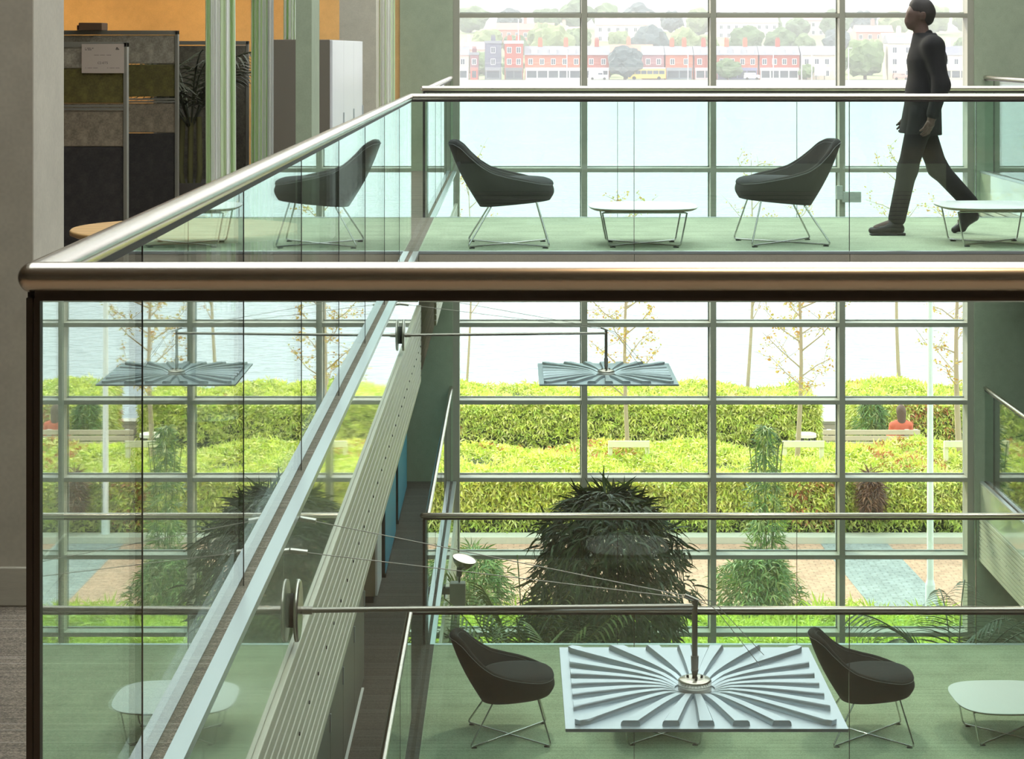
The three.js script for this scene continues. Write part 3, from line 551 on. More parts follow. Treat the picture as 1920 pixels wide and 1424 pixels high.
function scatter(name, geo, mat, list, parent, tint) {  // list of [pos, dir(THREE.Vector3), scale, roll]
  const im = new THREE.InstancedMesh(geo, mat, list.length), c = new THREE.Color();
  list.forEach(([p, d, s, roll], i) => { Q.setFromUnitVectors(V(0, 0, 1), d); const q2 = new THREE.Quaternion().setFromAxisAngle(d, roll ?? 0).multiply(Q); im.setMatrixAt(i, MX.compose(p, q2, V(s, s, s))); if (tint) { tint(c, i, p); im.setColorAt(i, c); } });
  shadows(im); im.name = name; im.userData.kind = 'stuff'; parent.add(im); return im;
}
{ // the big bamboo-leaved plant in the atrium well
  const t = thing('indoor_tree', 'big dark green leafy plant with drooping pointed leaves behind the lower bridge', 'plant', [0.93, FL[2], -20.4]);
  const pot = std(S(90, 84, 78), 0.6);
  obj('pot', new THREE.LatheGeometry([[0, 0], [0.36, 0], [0.42, 0.5], [0.44, 0.6], [0.4, 0.6], [0.38, 0.52], [0, 0.52]].map((p) => new THREE.Vector2(...p)), 40), pot, t);
  for (let i = 0; i < 7; i++) { const a = i * 2.4, r = 0.12 + 0.03 * i; obj('cane', wire([[Math.cos(a) * 0.1, 0.5, Math.sin(a) * 0.1], [Math.cos(a) * r, 1.8, Math.sin(a) * r], [Math.cos(a) * r * 2, 3.6 + 0.1 * (i % 3), Math.sin(a) * r * 2]], 0.018, 0.3, 6), std(S(92, 82, 52), 0.8), t); }
  const g = [leafGeo(0.24, 0.015, 0.6), leafGeo(0.2, 0.0125, 0.9), leafGeo(0.26, 0.016, 0.8)], mats = [leafMat(S(50, 70, 38)), leafMat(S(40, 57, 36)), leafMat(S(70, 90, 48))];
  const spot = (shell) => {                              // a wide rounded crown, tighter at the top
    const a = rr(0, 6.283), y = rr(-1.3, 1), wide = y > 0 ? Math.sqrt(1 - y * y) ** 0.9 * 0.93 + 0.02 : 0.95 - 0.06 * y * y;
    const lump = 1 + 0.1 * Math.sin(a * 3 + y * 5) + 0.08 * Math.sin(a * 5 - y * 9), R = 0.78 * wide * lump * (shell ? rr(0.8, 1.02) : Math.sqrt(rnd()) * 0.9);
    const p = V(Math.cos(a) * R, 3.28 + y * 0.92, Math.sin(a) * R), b = a + rr(-1.1, 1.1), up = y > 0.6 ? rr(-0.5, 0.9) : rr(-1.3, 0.25);
    return [p, V(Math.cos(b), up, Math.sin(b)).normalize(), rr(0.6, 1), rr(-1.2, 1.2)];
  };
  for (let i = 0; i < 280; i++) { const [p, d, s, roll] = spot(true), m = obj('leaf', g[i % 3], mats[i % 3], t); m.position.copy(p); m.quaternion.setFromAxisAngle(d, roll).multiply(Q.setFromUnitVectors(V(0, 0, 1), d)); m.scale.setScalar(s); }
  for (let k = 0; k < 3; k++) scatter('inner_foliage', g[k], mats[k], Array.from({ length: 2600 }, () => spot(rnd() < 0.35)), t);
}
function frond(L, lean, az, curl = 1.15, n = Math.round(6 + 13 * L), w = 0.0085 * Math.sqrt(L) + 0.002, ll = 0.13 + 0.13 * L) {  // a feather leaf: arching rachis with leaflets
  const parts = [], pts = [], d = V(Math.cos(az), 0, Math.sin(az));
  for (let i = 0; i <= n; i++) { const k = i / n, th = lean + k * k * curl; pts.push(i ? pts[i - 1].clone().addScaledVector(d, Math.sin(th) * L / n).add(V(0, Math.cos(th) * L / n, 0)) : V(0, 0, 0)); }
  parts.push(new THREE.TubeGeometry(new THREE.CatmullRomCurve3(pts), n, 0.007, 5));
  const side = V(-d.z, 0, d.x);
  for (let i = Math.round(n * 0.25); i < n; i++) for (const s of [-1, 1]) {
    const k = i / n, t = pts[i + 1].clone().sub(pts[i]).normalize(), dir = t.clone().multiplyScalar(0.75).addScaledVector(side, s * 0.75).add(V(0, -0.12 - 0.2 * k, 0)).normalize();
    parts.push(leafGeo(ll * (0.55 + 0.8 * Math.sin(Math.PI * (0.15 + 0.8 * k))), w, 0.35, 3).applyQuaternion(new THREE.Quaternion().setFromUnitVectors(V(0, 0, 1), dir)).translate(pts[i].x, pts[i].y, pts[i].z));
  }
  return join(parts);
}
function palm(label, p, fr, mat, stem = 0, curl = 1.15, potH = 0.42) {
  const t = thing('potted_palm', label, 'plant', p);
  obj('pot', new THREE.LatheGeometry([[0, 0], [0.2, 0], [0.25, potH], [0.23, potH], [0.2, potH - 0.04], [0, potH - 0.04]].map((q) => new THREE.Vector2(...q)), 32), std(S(96, 90, 82), 0.6), t);
  if (stem) for (let i = 0; i < 3; i++) obj('cane', wire([[0.05 * (i - 1), potH - 0.06, 0.03 * i], [0.08 * (i - 1), stem * 0.6, 0.04 * i], [0.06 * (i - 1), stem + 0.1, 0]], 0.022, 0.3, 7), std(S(120, 116, 70), 0.8), t);
  for (const [L, lean, az] of fr) obj('frond', frond(L, lean, az, curl), mat, t).position.y = Math.max(potH - 0.05, stem);
  return t;
}
const fr = (n, L0, L1, s, l0 = 0.08, l1 = 0.75) => Array.from({ length: n }, (_, i) => [rr(L0, L1), rr(l0, l1), s + i * 2.39996]);
palm('feathery palm with yellow-green fronds left of the big plant behind the lower bridge', [0.12, FL[2], -19.9], fr(19, 1.4, 1.95, 0.4, 0.02, 0.62), leafMat(S(120, 132, 62)), 1.95, 0.5);
palm('low feathery palm at the foot of the left pillar, behind the lower left armchair', [-0.02, FL[2], -19.0], fr(12, 1.2, 1.7, 1.1, 0.1, 0.9), leafMat(S(72, 92, 50)), 2.05);
palm('dark palm behind the lower bridge near the right end of the window', [4.3, FL[2], -20.2], fr(16, 1.3, 1.75, 0.2, 0.1, 1.0), leafMat(S(66, 82, 52)), 2.0);
palm('dark office palm standing between the first two striped curtains', [-2.42, 0, -15.6], fr(12, 0.6, 0.85, 0.9, 0.05, 0.6), leafMat(S(84, 88, 62)), 0.8);
// ---------------------------------------------------------------- people
// tapered capsules joined by a smooth minimum, meshed on a grid fitted to the box
function body(bones, lo, hi, res = 96, k = 0.035, sub = []) {
  const mc = new MarchingCubes(res, new THREE.MeshStandardMaterial(), false, false, 400000);
  const B = bones.map(([a, b, ra, rb, sq]) => ({ a, b, ra, rb, sq: sq ?? [1, 1, 1] }));
  const cap = (b, x, y, z) => {
    const [sx, sy, sz] = b.sq, ax = b.a[0], ay = b.a[1], az = b.a[2], dx = (b.b[0] - ax) , dy = b.b[1] - ay, dz = b.b[2] - az, px = x - ax, py = y - ay, pz = z - az;
    const dd = dx * dx + dy * dy + dz * dz, t = dd ? Math.max(0, Math.min(1, (px * dx + py * dy + pz * dz) / dd)) : 0;
    return Math.hypot((px - dx * t) / sx, (py - dy * t) / sy, (pz - dz * t) / sz) - (b.ra + (b.rb - b.ra) * t);
  };
  const n = res, half = n / 2;
  for (let zi = 0; zi < n; zi++) for (let yi = 0; yi < n; yi++) for (let xi = 0; xi < n; xi++) {
    const x = lo[0] + (hi[0] - lo[0]) * ((xi - half) / half + 1) / 2, y = lo[1] + (hi[1] - lo[1]) * ((yi - half) / half + 1) / 2, z = lo[2] + (hi[2] - lo[2]) * ((zi - half) / half + 1) / 2;
    let d = 1e3;
    for (const b of B) { const e = cap(b, x, y, z); if (e > d + k) continue; const h = Math.max(0, k - Math.abs(d - e)) / k; d = Math.min(d, e) - h * h * k * 0.25; }
    for (const s of sub) d = Math.max(d, s(x, y, z));
    mc.field[zi * n * n + yi * n + xi] = -d;
  }
  mc.isolation = 0; mc.update();
  const c = mc.count, p = mc.positionArray.slice(0, c * 3);
  for (let i = 0; i < c; i++) for (let j = 0; j < 3; j++) p[i * 3 + j] = lo[j] + (hi[j] - lo[j]) * (p[i * 3 + j] + 1) / 2;
  let g = new THREE.BufferGeometry(); g.setAttribute('position', new THREE.Float32BufferAttribute(p, 3));
  g = BGU.mergeVertices(g, 1e-5); g.computeVertexNormals(); return flat(g);
}
function hand(o, dir, palmN, side, s = 1) {             // bones of a relaxed hand: wrist at o, fingers along dir, palm facing palmN, thumb on side
  const d = V(...dir).normalize(), n = V(...palmN).normalize(), w = d.clone().cross(n).multiplyScalar(side), O = V(...o), out = [];
  const at = (a, b, c) => O.clone().addScaledVector(d, a * s).addScaledVector(w, b * s).addScaledVector(n, c * s).toArray();
  out.push([at(0, 0, 0), at(0.05, 0.005, 0), 0.024 * s, 0.03 * s, [1, 1, 1]], [at(0.05, 0.022, 0), at(0.085, 0.026, 0.004), 0.016 * s, 0.013 * s], [at(0.05, -0.022, 0), at(0.08, -0.028, 0.004), 0.016 * s, 0.012 * s]);
  [[0.03, 0.068], [0.01, 0.078], [-0.01, 0.072], [-0.029, 0.056]].forEach(([b, l], i) => { const y = 0.088 - (i === 3 ? 0.01 : 0); out.push([at(y - 0.01, b, 0.003), at(y + l * 0.45, b * 1.08, 0.014), 0.0098 * s, 0.009 * s], [at(y + l * 0.45, b * 1.08, 0.014), at(y + l * 0.85, b * 1.08, 0.04), 0.009 * s, 0.0075 * s]); });
  out.push([at(0.02, 0.024, 0.004), at(0.055, 0.05, 0.016), 0.014 * s, 0.011 * s], [at(0.055, 0.05, 0.016), at(0.085, 0.054, 0.03), 0.011 * s, 0.0085 * s]);
  return out;
}
{ // a man walking to the left across the upper bridge
  const t = thing('person', 'person in a dark suit striding left across the upper bridge, seen against the window', 'person', [3.05, 0, -15.85]);
  const skin = std(S(84, 62, 52), 0.6), suit = std(S(20, 19, 20), 0.9, { map: mottleFabric }), trousers = std(S(18, 17, 18), 0.9, { map: mottleFabric }), leather = std(S(26, 22, 20), 0.35), hairM = std(S(36, 30, 26), 0.7);
  const hipF = [0.04, 0.9, 0.09], kneeF = [-0.065, 0.5, 0.09], ankF = [-0.15, 0.1, 0.09], hipR = [0.05, 0.9, -0.09], kneeR = [0.2, 0.5, -0.09], ankR = [0.47, 0.2, -0.09];
  const shN = [0.11, 1.43, 0.19], elN = [0.16, 1.14, 0.245], wrN = [0.09, 0.9, 0.25], shF = [0.1, 1.43, -0.19], elF = [0.09, 1.13, -0.245], wrF = [0.02, 0.9, -0.235];
  const head = [[[0.035, 1.685, 0], [0.05, 1.69, 0], 0.084, 0.086, [1.05, 1.05, 0.86]], [[0.0, 1.64, 0], [0.02, 1.66, 0], 0.052, 0.06], [[-0.022, 1.6, 0], [0.02, 1.62, 0], 0.03, 0.04], [[-0.035, 1.668, 0], [-0.052, 1.637, 0], 0.011, 0.016], [[-0.045, 1.618, 0], [-0.04, 1.617, 0], 0.014, 0.014, [1, 0.6, 1.5]], [[-0.042, 1.606, 0], [-0.036, 1.606, 0], 0.013, 0.012, [1, 0.6, 1.4]], [[-0.03, 1.585, 0], [-0.02, 1.585, 0], 0.02, 0.024],
    [[-0.032, 1.685, 0.03], [-0.03, 1.684, 0.032], 0.014, 0.014], [[-0.032, 1.685, -0.03], [-0.03, 1.684, -0.032], 0.014, 0.014], [[0.055, 1.675, 0.078], [0.06, 1.645, 0.076], 0.018, 0.012, [1, 1, 0.5]], [[0.055, 1.675, -0.078], [0.06, 1.645, -0.076], 0.018, 0.012, [1, 1, 0.5]]];
  const core = [[[0.045, 1.6, 0], [0.075, 1.47, 0], 0.056, 0.06], [[0.09, 1.4, 0], [0.08, 1.2, 0], 0.13, 0.125, [0.85, 1, 1.25]], [[0.08, 1.2, 0], [0.05, 0.95, 0], 0.125, 0.13, [0.85, 1, 1.2]], [[0.1, 1.43, 0.05], shN, 0.06, 0.06], [[0.1, 1.43, -0.05], shF, 0.06, 0.06]];
  const limbs = [[shN, elN, 0.05, 0.04], [elN, wrN, 0.04, 0.028], [shF, elF, 0.05, 0.04], [elF, wrF, 0.04, 0.028], [hipF, kneeF, 0.082, 0.055], [kneeF, ankF, 0.054, 0.036], [hipR, kneeR, 0.082, 0.055], [kneeR, ankR, 0.054, 0.036],
    [ankF, [-0.3, 0.05, 0.09], 0.036, 0.03], [ankR, [0.38, 0.09, -0.09], 0.036, 0.028]];
  const hands = [...hand(wrN, [-0.35, -1, 0], [-0.5, 0.2, -0.8], 1), ...hand(wrF, [-0.6, -0.8, 0], [-0.3, 0.2, 0.9], -1)];
  const gBody = body([...core, ...limbs, [wrN, [wrN[0] - 0.02, wrN[1] - 0.05, wrN[2]], 0.026, 0.026], [wrF, [wrF[0] - 0.03, wrF[1] - 0.04, wrF[2]], 0.026, 0.026], ...head], [-0.4, -0.02, -0.36], [0.6, 1.82, 0.36], 110, 0.03);
  const gHead = body(head.concat([[[0.045, 1.6, 0], [0.06, 1.5, 0], 0.056, 0.058]]), [-0.1, 1.48, -0.12], [0.17, 1.8, 0.12], 64, 0.02);
  const gh = [[wrN, 1], [wrF, 1]].map(([w], i) => body(hands.slice(i * 13, i * 13 + 13), [w[0] - 0.16, w[1] - 0.2, w[2] - 0.09], [w[0] + 0.07, w[1] + 0.05, w[2] + 0.09], 60, 0.008));
  obj('body', [gBody, gHead, ...gh], skin, t);
  obj('hair', body([[[0.05, 1.705, 0], [0.068, 1.7, 0], 0.094, 0.092, [1, 1, 0.88]], [[0.02, 1.76, 0], [0.08, 1.745, 0], 0.04, 0.05, [1, 0.9, 1.2]], [[0.1, 1.64, 0], [0.1, 1.68, 0], 0.05, 0.06]], [-0.1, 1.56, -0.13], [0.2, 1.83, 0.13], 64, 0.03, [(x, y, z) => -(x + 0.03 + (1.735 - y) * -0.5) , (x, y, z) => 0.03 * (y < 1.7 && x < 0.03 ? 1 : -1) ]), hairM, t);
  const J = [[[0.09, 1.46, 0], [0.1, 1.34, 0], 0.1, 0.15, [0.95, 1, 1.2]], [[0.1, 1.34, 0], [0.075, 1.08, 0], 0.15, 0.14, [0.9, 1, 1.25]], [[0.075, 1.08, 0], [0.05, 0.76, 0], 0.14, 0.175, [0.92, 1, 1.15]], [[0.1, 1.44, 0.04], shN, 0.08, 0.078], [[0.1, 1.44, -0.04], shF, 0.08, 0.078], [shN, elN, 0.075, 0.06], [elN, [0.095, 0.925, 0.25], 0.058, 0.048], [shF, elF, 0.075, 0.06], [elF, [0.026, 0.925, -0.237], 0.058, 0.048], [[0.07, 1.53, 0], [0.085, 1.46, 0], 0.07, 0.085]];
  const jacket = obj('jacket', body(J, [-0.25, 0.7, -0.38], [0.35, 1.62, 0.38], 100, 0.05, [(x, y) => 0.765 - y - 0.05 * (x - 0.05), (x, y) => y - 1.535]), suit, t);
  obj('collar', body([[[0.02, 1.5, 0.045], [0.11, 1.535, 0.05], 0.018, 0.018], [[0.02, 1.5, -0.045], [0.11, 1.535, -0.05], 0.018, 0.018], [[0.11, 1.535, 0.05], [0.125, 1.535, -0.05], 0.018, 0.018]], [-0.03, 1.44, -0.1], [0.18, 1.58, 0.1], 40, 0.02), suit, jacket);
  const T = [[[0.045, 0.98, 0], [0.05, 0.86, 0], 0.13, 0.13, [0.9, 1, 1.2]], [hipF, kneeF, 0.1, 0.074], [kneeF, [-0.145, 0.13, 0.09], 0.073, 0.066], [hipR, kneeR, 0.1, 0.074], [kneeR, [0.445, 0.235, -0.09], 0.073, 0.064]];
  obj('trousers', body(T, [-0.3, 0.03, -0.26], [0.6, 1.08, 0.26], 90, 0.04, [(x, y) => 0.075 - y]), trousers, t);
  const shoe = (n, ax, ay, tx, ty, z) => obj('shoe', [body([[[ax, ay, z], [ax - 0.01, ay + 0.05, z], 0.045, 0.045], [[ax + 0.025, ay - 0.025, z], [tx, ty, z], 0.036, 0.026, [1, 1, 1.15]], [[ax - 0.05, ay, z], [tx + 0.06, ty + 0.012, z], 0.04, 0.03]], [Math.min(ax, tx) - 0.08, -0.03, z - 0.07], [Math.max(ax, tx) + 0.1, ay + 0.12, z + 0.07], 56, 0.03, [(x, y) => (n ? 0.012 - y : 0.002 - y)])], leather, t);
  shoe(1, -0.15, 0.07, -0.335, 0.036, 0.09);
  shoe(0, 0.455, 0.15, 0.33, 0.026, -0.09);
  obj('heel', box(-0.19 + 0.04, -0.085, 0, 0.02, 0.055, 0.125, 0.004), leather, t);
  obj('sole', box(-0.35, -0.09, 0.0005, 0.014, 0.056, 0.124, 0.006), leather, t);
}
// ---------------------------------------------------------------- outdoors: promenade, hedges, bench, trees, water, far shore
const G = FL[2];
struct('ground_rear', box(-60, 90, FL[2] - 0.4, FL[2] - 0.02, Z0 + 0.3, 70), std(S(150, 148, 140), 0.9));
const earth = std(S(110, 100, 78), 0.95, { map: mottleWall });
struct('ground', box(-60, 90, G - 0.4, G - 0.02, -47.5, ZW - 0.3), earth);
const paveTex = tex(512, 0.5, (u, v) => { const r = Math.floor(v * 20), x = u * 10 + (r % 2) * 0.5, e = Math.min(v * 20 % 1, 1 - v * 20 % 1) < 0.1 || Math.min(x % 1, 1 - x % 1) < 0.05; const k = (e ? 0.82 : 1) * (0.86 + 0.14 * n32(u, v) + 0.1 * (n8(Math.floor(x) / 10, r / 20) - 0.5)); return [k, k, k]; });
struct('path_brick', metres(box(-60, 90, G - 0.02, G, -35.9, -30.2)), std(S(222, 172, 146), 0.85, { map: paveTex }));
{
  const s = new THREE.Shape(); s.moveTo(5.55, 30.2); s.lineTo(6.72, 30.2); s.lineTo(6.46, 35.9); s.lineTo(5.3, 35.9);
  struct('path_grey_band', metres(new THREE.ExtrudeGeometry(s, { depth: 0.006, bevelEnabled: false }).rotateX(-Math.PI / 2).translate(0, G, 0)), std(S(168, 172, 172), 0.85, { map: paveTex }));
}
struct('kerb', box(-60, 90, G - 0.02, G + 0.12, -36.25, -35.9, 0.01), std(S(226, 220, 204), 0.8, { map: mottleWall }));
struct('path_waterside', metres(box(-60, 90, G - 0.02, G, -43.8, -39.9)), std(S(214, 208, 192), 0.85, { map: mottleWall }));
struct('quay_wall', box(-60, 90, G - 2, G + 0.05, -47.8, -47.4), std(S(200, 194, 180), 0.8));
{
  const wv = tex(512, 0.06, (u, v) => 0.5 + 0.35 * (n32(u, v) - 0.5) + 0.5 * (n128(u * 0.5, v) - 0.5), false);
  struct('water', metres(box(-500, 600, -8.8, -8.3, -549, -47.8)), std(S(150, 160, 164), 0.16, { bumpMap: wv, bumpScale: 0.05, ior: 1.33 }));
}
// hedges
const sprig = join([leafGeo(0.135, 0.018, 0.5, 2), leafGeo(0.12, 0.017, 0.5, 2).rotateY(1.1), leafGeo(0.12, 0.017, 0.5, 2).rotateY(-1.1)]);
const bladeSprig = join([leafGeo(0.24, 0.014, 0.6, 3), leafGeo(0.2, 0.013, 0.6, 3).rotateY(0.8), leafGeo(0.2, 0.013, 0.6, 3).rotateY(-0.9)]);
function hedge(label, x0, x1, z0, z1, h, dens, geo, cols, opt = {}) {
  const t = thing('hedge', label, 'hedge', [0, G, 0]), list = [], hue = new THREE.Color();
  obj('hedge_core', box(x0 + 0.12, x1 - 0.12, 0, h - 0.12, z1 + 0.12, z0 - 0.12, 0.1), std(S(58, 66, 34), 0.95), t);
  const top = (x, z) => h + 0.07 * Math.sin(x * 1.3 + z) + 0.06 * Math.sin(x * 3.1 - z * 2.3) - 0.05;
  const nTop = Math.round((x1 - x0) * (z0 - z1) * dens), nFace = Math.round((x1 - x0) * h * dens * 1.15);
  for (let i = 0; i < nTop; i++) { const x = rr(x0, x1), z = rr(z1, z0), a = rr(0, 6.283); list.push([V(x, top(x, z) + rr(-0.1, 0.04), z), V(Math.cos(a), rr(0.1, 1.0), Math.sin(a)).normalize(), rr(0.7, 1.25), rr(-1, 1)]); }
  for (let i = 0; i < nFace; i++) { const x = rr(x0, x1), y = h * Math.sqrt(rnd()), a = rr(-1.2, 1.2); list.push([V(x, y, z0 + rr(-0.16, 0.02) - 0.1 * (y / h) ** 3), V(Math.sin(a), rr(-0.5, 0.8), Math.cos(a)).normalize(), rr(0.7, 1.2), rr(-1, 1)]); }
  for (const s of [x0, x1]) for (let i = 0; i < (z0 - z1) * h * dens; i++) list.push([V(s + rr(-0.05, 0.05), h * rnd(), rr(z1, z0)), V(s === x0 ? -1 : 1, rr(-0.3, 0.6), rr(-1, 1)).normalize(), rr(0.7, 1.2), 0]);
  scatter('leaves', geo, std(S(255, 255, 255), 0.6, { side: THREE.DoubleSide, transmission: 0.35, thickness: 0 }), list, t, (c, i, p) => { const k = n8((p.x * 0.07 + 50) % 1, (p.z * 0.11 + 50) % 1); c.copy(pick(cols)); c.multiplyScalar(0.72 + 0.5 * rnd()); if (opt.red && k > 0.66 && rnd() < 0.16) c.copy(S(206, 130, 84)); });
  return t;
}
const bright = [S(232, 238, 116), S(240, 242, 136), S(218, 232, 104), S(246, 242, 160), S(190, 212, 90)];
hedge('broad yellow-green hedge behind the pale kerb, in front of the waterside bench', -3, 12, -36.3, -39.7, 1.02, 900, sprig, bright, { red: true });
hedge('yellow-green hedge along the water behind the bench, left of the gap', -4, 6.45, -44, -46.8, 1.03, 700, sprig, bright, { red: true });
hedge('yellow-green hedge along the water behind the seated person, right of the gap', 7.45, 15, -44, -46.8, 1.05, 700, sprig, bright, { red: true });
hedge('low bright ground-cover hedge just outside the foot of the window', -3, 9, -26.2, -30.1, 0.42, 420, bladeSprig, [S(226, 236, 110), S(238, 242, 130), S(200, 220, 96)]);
function shrub(label, p, r, h, n, cols, geo = bladeSprig, wisp = 0) {
  const t = thing('shrub', label, 'shrub', p), list = [];
  for (let i = 0; i < 7; i++) { const a = i * 2.4; obj('stem', wire([[0.02 * i, 0, 0], [Math.cos(a) * r * 0.3, h * 0.5, Math.sin(a) * r * 0.3], [Math.cos(a) * r * 0.6, h * 0.92, Math.sin(a) * r * 0.6]], 0.008, 0.2, 5), std(S(104, 110, 62), 0.8), t); }
  for (let i = 0; i < n; i++) { const a = rr(0, 6.283), y = rnd() ** (wisp ? 1.2 : 0.85), q = (wisp ? 0.55 * Math.sin(Math.PI * (0.15 + 0.8 * y)) : Math.sin(Math.PI * (0.22 + 0.72 * y)) ** 0.7) * r * Math.sqrt(rr(0.1, 1)) * (1 + 0.25 * Math.sin(a * 3 + y * 6)); list.push([V(Math.cos(a) * q, y * h, Math.sin(a) * q), V(Math.cos(a), rr(-0.5, 0.7), Math.sin(a)).normalize(), rr(0.5, 1), rr(-1, 1)]); }
  scatter('leaves', geo, std(S(255, 255, 255), 0.6, { side: THREE.DoubleSide, transmission: 0.35, thickness: 0 }), list, t, (c) => c.copy(pick(cols)).multiplyScalar(0.7 + 0.5 * rnd()));
  return t;
}
const sg = [S(104, 144, 62), S(84, 124, 54), S(140, 170, 84), S(168, 176, 104)];
shrub('bushy green shrub on the brick paving outside, left of the grey paving band', [3.6, G, -30.6], 0.62, 1.12, 1500, sg);
shrub('tall wispy bamboo shrub outside rising above the bushy green shrub', [3.75, G, -30.9], 0.42, 2.95, 800, sg, bladeSprig, 1);
shrub('bushy green shrub outside at the left edge of the window, behind the floodlight', [-0.6, G, -30.5], 0.62, 1.2, 1300, sg);
shrub('narrow green shrub by the water at the right side of the hedge gap', [7.55, G, -43.9], 0.34, 1.15, 500, sg);
shrub('dried brown grassy tuft on the front of the broad hedge', [6.2, G + 0.45, -36.1], 0.2, 0.75, 420, [S(122, 84, 52), S(96, 66, 44), S(150, 108, 70)]);
// lamp posts
function lampPost(label, x, z, h) {
  const t = thing('lamp_post', label, 'lamp post', [x, G, z]), m = std(S(236, 240, 240), 0.4);
  obj('post', [cyl(0.052, 0.04, h - 0.4, 0, 0.4, 0, 20)], m, t);
  obj('base_sleeve', [cyl(0.075, 0.075, 0.36, 0, 0, 0, 20), cyl(0.075, 0.052, 0.08, 0, 0.36, 0, 20)], m, t);
  obj('lamp_head', [new THREE.SphereGeometry(0.13, 24, 12).scale(1, 0.6, 1).translate(0, h + 0.02, 0)], m, t);
}
lampPost('white lamp post rising from the broad hedge near the litter bin', 5.66, -36.15, 5);
lampPost('white lamp post with a thick base sleeve, right of the grey paving band', 6.37, -31.8, 4.9);
// bench with a seated person, litter bin
{
  const t = thing('bench', 'long pale timber bench facing the water, seen from behind', 'bench', [7.22, G, -42.2]);
  const timber = std(S(212, 196, 166), 0.8, { map: mottleWall }), con = std(S(200, 198, 190), 0.8);
  for (const y of [0.52, 0.64, 0.76]) obj('slat', box(-0.98, 0.98, y, y + 0.095, 0.22, 0.26, 0.008), timber, t);
  for (const z of [-0.22, -0.08, 0.06]) obj('slat', box(-0.98, 0.98, 0.42, 0.455, z, z + 0.12, 0.008), timber, t);
  for (const x of [-0.85, 0.72, 0.9]) obj('leg', [box(x - 0.05, x + 0.05, 0, 0.42, -0.2, 0.2, 0.01), box(x - 0.045, x + 0.045, 0.4, 0.86, 0.17, 0.22, 0.01)], con, t);
}
{
  const t = thing('person', 'person with brown hair in a red-orange top sitting on the waterside bench, back turned', 'person', [7.85, G, -42.2]);
  const B = [[[0, 1.2, 0.02], [0, 1.18, 0], 0.09, 0.085, [0.88, 1.1, 1]], [[0, 1.08, 0.03], [0, 1.0, 0.05], 0.048, 0.052], [[0, 0.92, 0.06], [0, 0.56, 0.05], 0.12, 0.14, [1.25, 1, 0.85]], [[0.05, 0.94, 0.06], [0.17, 0.92, 0.06], 0.055, 0.052], [[-0.05, 0.94, 0.06], [-0.17, 0.92, 0.06], 0.055, 0.052]];
  for (const s of [-1, 1]) B.push([[s * 0.17, 0.92, 0.06], [s * 0.23, 0.68, 0], 0.045, 0.036], [[s * 0.23, 0.68, 0], [s * 0.12, 0.57, -0.22], 0.036, 0.026], [[s * 0.1, 0.53, 0.03], [s * 0.1, 0.53, -0.38], 0.085, 0.058], [[s * 0.1, 0.53, -0.38], [s * 0.1, 0.1, -0.42], 0.055, 0.036], [[s * 0.1, 0.06, -0.42], [s * 0.1, 0.04, -0.58], 0.036, 0.028], ...hand([s * 0.12, 0.57, -0.22], [-s * 0.2, -0.1, -1], [0, -1, 0], s, 0.9));
  obj('body', body(B, [-0.36, -0.01, -0.66], [0.36, 1.36, 0.26], 100, 0.025), std(S(176, 132, 108), 0.6), t);
  const up = B.slice(1, 5).concat(B.filter((b) => Math.abs(b[0][1] - 0.92) < 0.01 && Math.abs(b[0][0]) > 0.1), B.filter((b) => Math.abs(b[0][1] - 0.68) < 0.01)).map(([a, b, r, q, s]) => [a, b, r + 0.018, q + 0.016, s]);
  obj('top', body(up, [-0.36, 0.44, -0.3], [0.36, 1.1, 0.3], 64, 0.03, [(x, y) => y - 1.02]), std(S(206, 104, 78), 0.9), t);
  obj('hair', body([[[0, 1.23, 0.05], [0, 1.22, 0.06], 0.1, 0.1, [0.95, 1.05, 1]], [[0, 1.18, 0.09], [0, 0.98, 0.12], 0.085, 0.07, [1.15, 1, 0.7]]], [-0.18, 0.84, -0.12], [0.18, 1.4, 0.24], 48, 0.03), std(S(96, 72, 58), 0.7), t);
  const trs = B.filter((b) => b[0][1] <= 0.54 && b[0][1] > 0.3).map(([a, b, r, q]) => [a, b, r + 0.014, q + 0.014]);
  obj('trousers', body(trs, [-0.26, 0.06, -0.56], [0.26, 0.68, 0.2], 56, 0.03), std(S(74, 80, 98), 0.9), t);
  obj('shoe', [-1, 1].map((s) => body([[[s * 0.1, 0.05, -0.4], [s * 0.1, 0.035, -0.6], 0.045, 0.034]], [s * 0.1 - 0.07, -0.02, -0.68], [s * 0.1 + 0.07, 0.12, -0.32], 30, 0.01)), std(S(60, 52, 48), 0.6), t);
}
{
  const t = thing('litter_bin', 'round cream litter bin with an open slotted top beside a tree guard', 'bin', [5.85, G, -41.6]);
  const c = std(S(232, 228, 204), 0.5);
  obj('drum', cyl(0.2, 0.2, 0.62, 0, 0.05, 0, 32), c, t); obj('foot', cyl(0.17, 0.17, 0.05, 0, 0, 0, 32), M.gasket, t);
  for (let i = 0; i < 6; i++) { const a = i / 6 * 6.283; obj('post', box(-0.02, 0.02, 0.67, 0.79, -0.02, 0.02).translate(Math.cos(a) * 0.17, 0, Math.sin(a) * 0.17), M.gasket, t); }
  obj('lid', cyl(0.21, 0.2, 0.06, 0, 0.79, 0, 32), c, t);
}
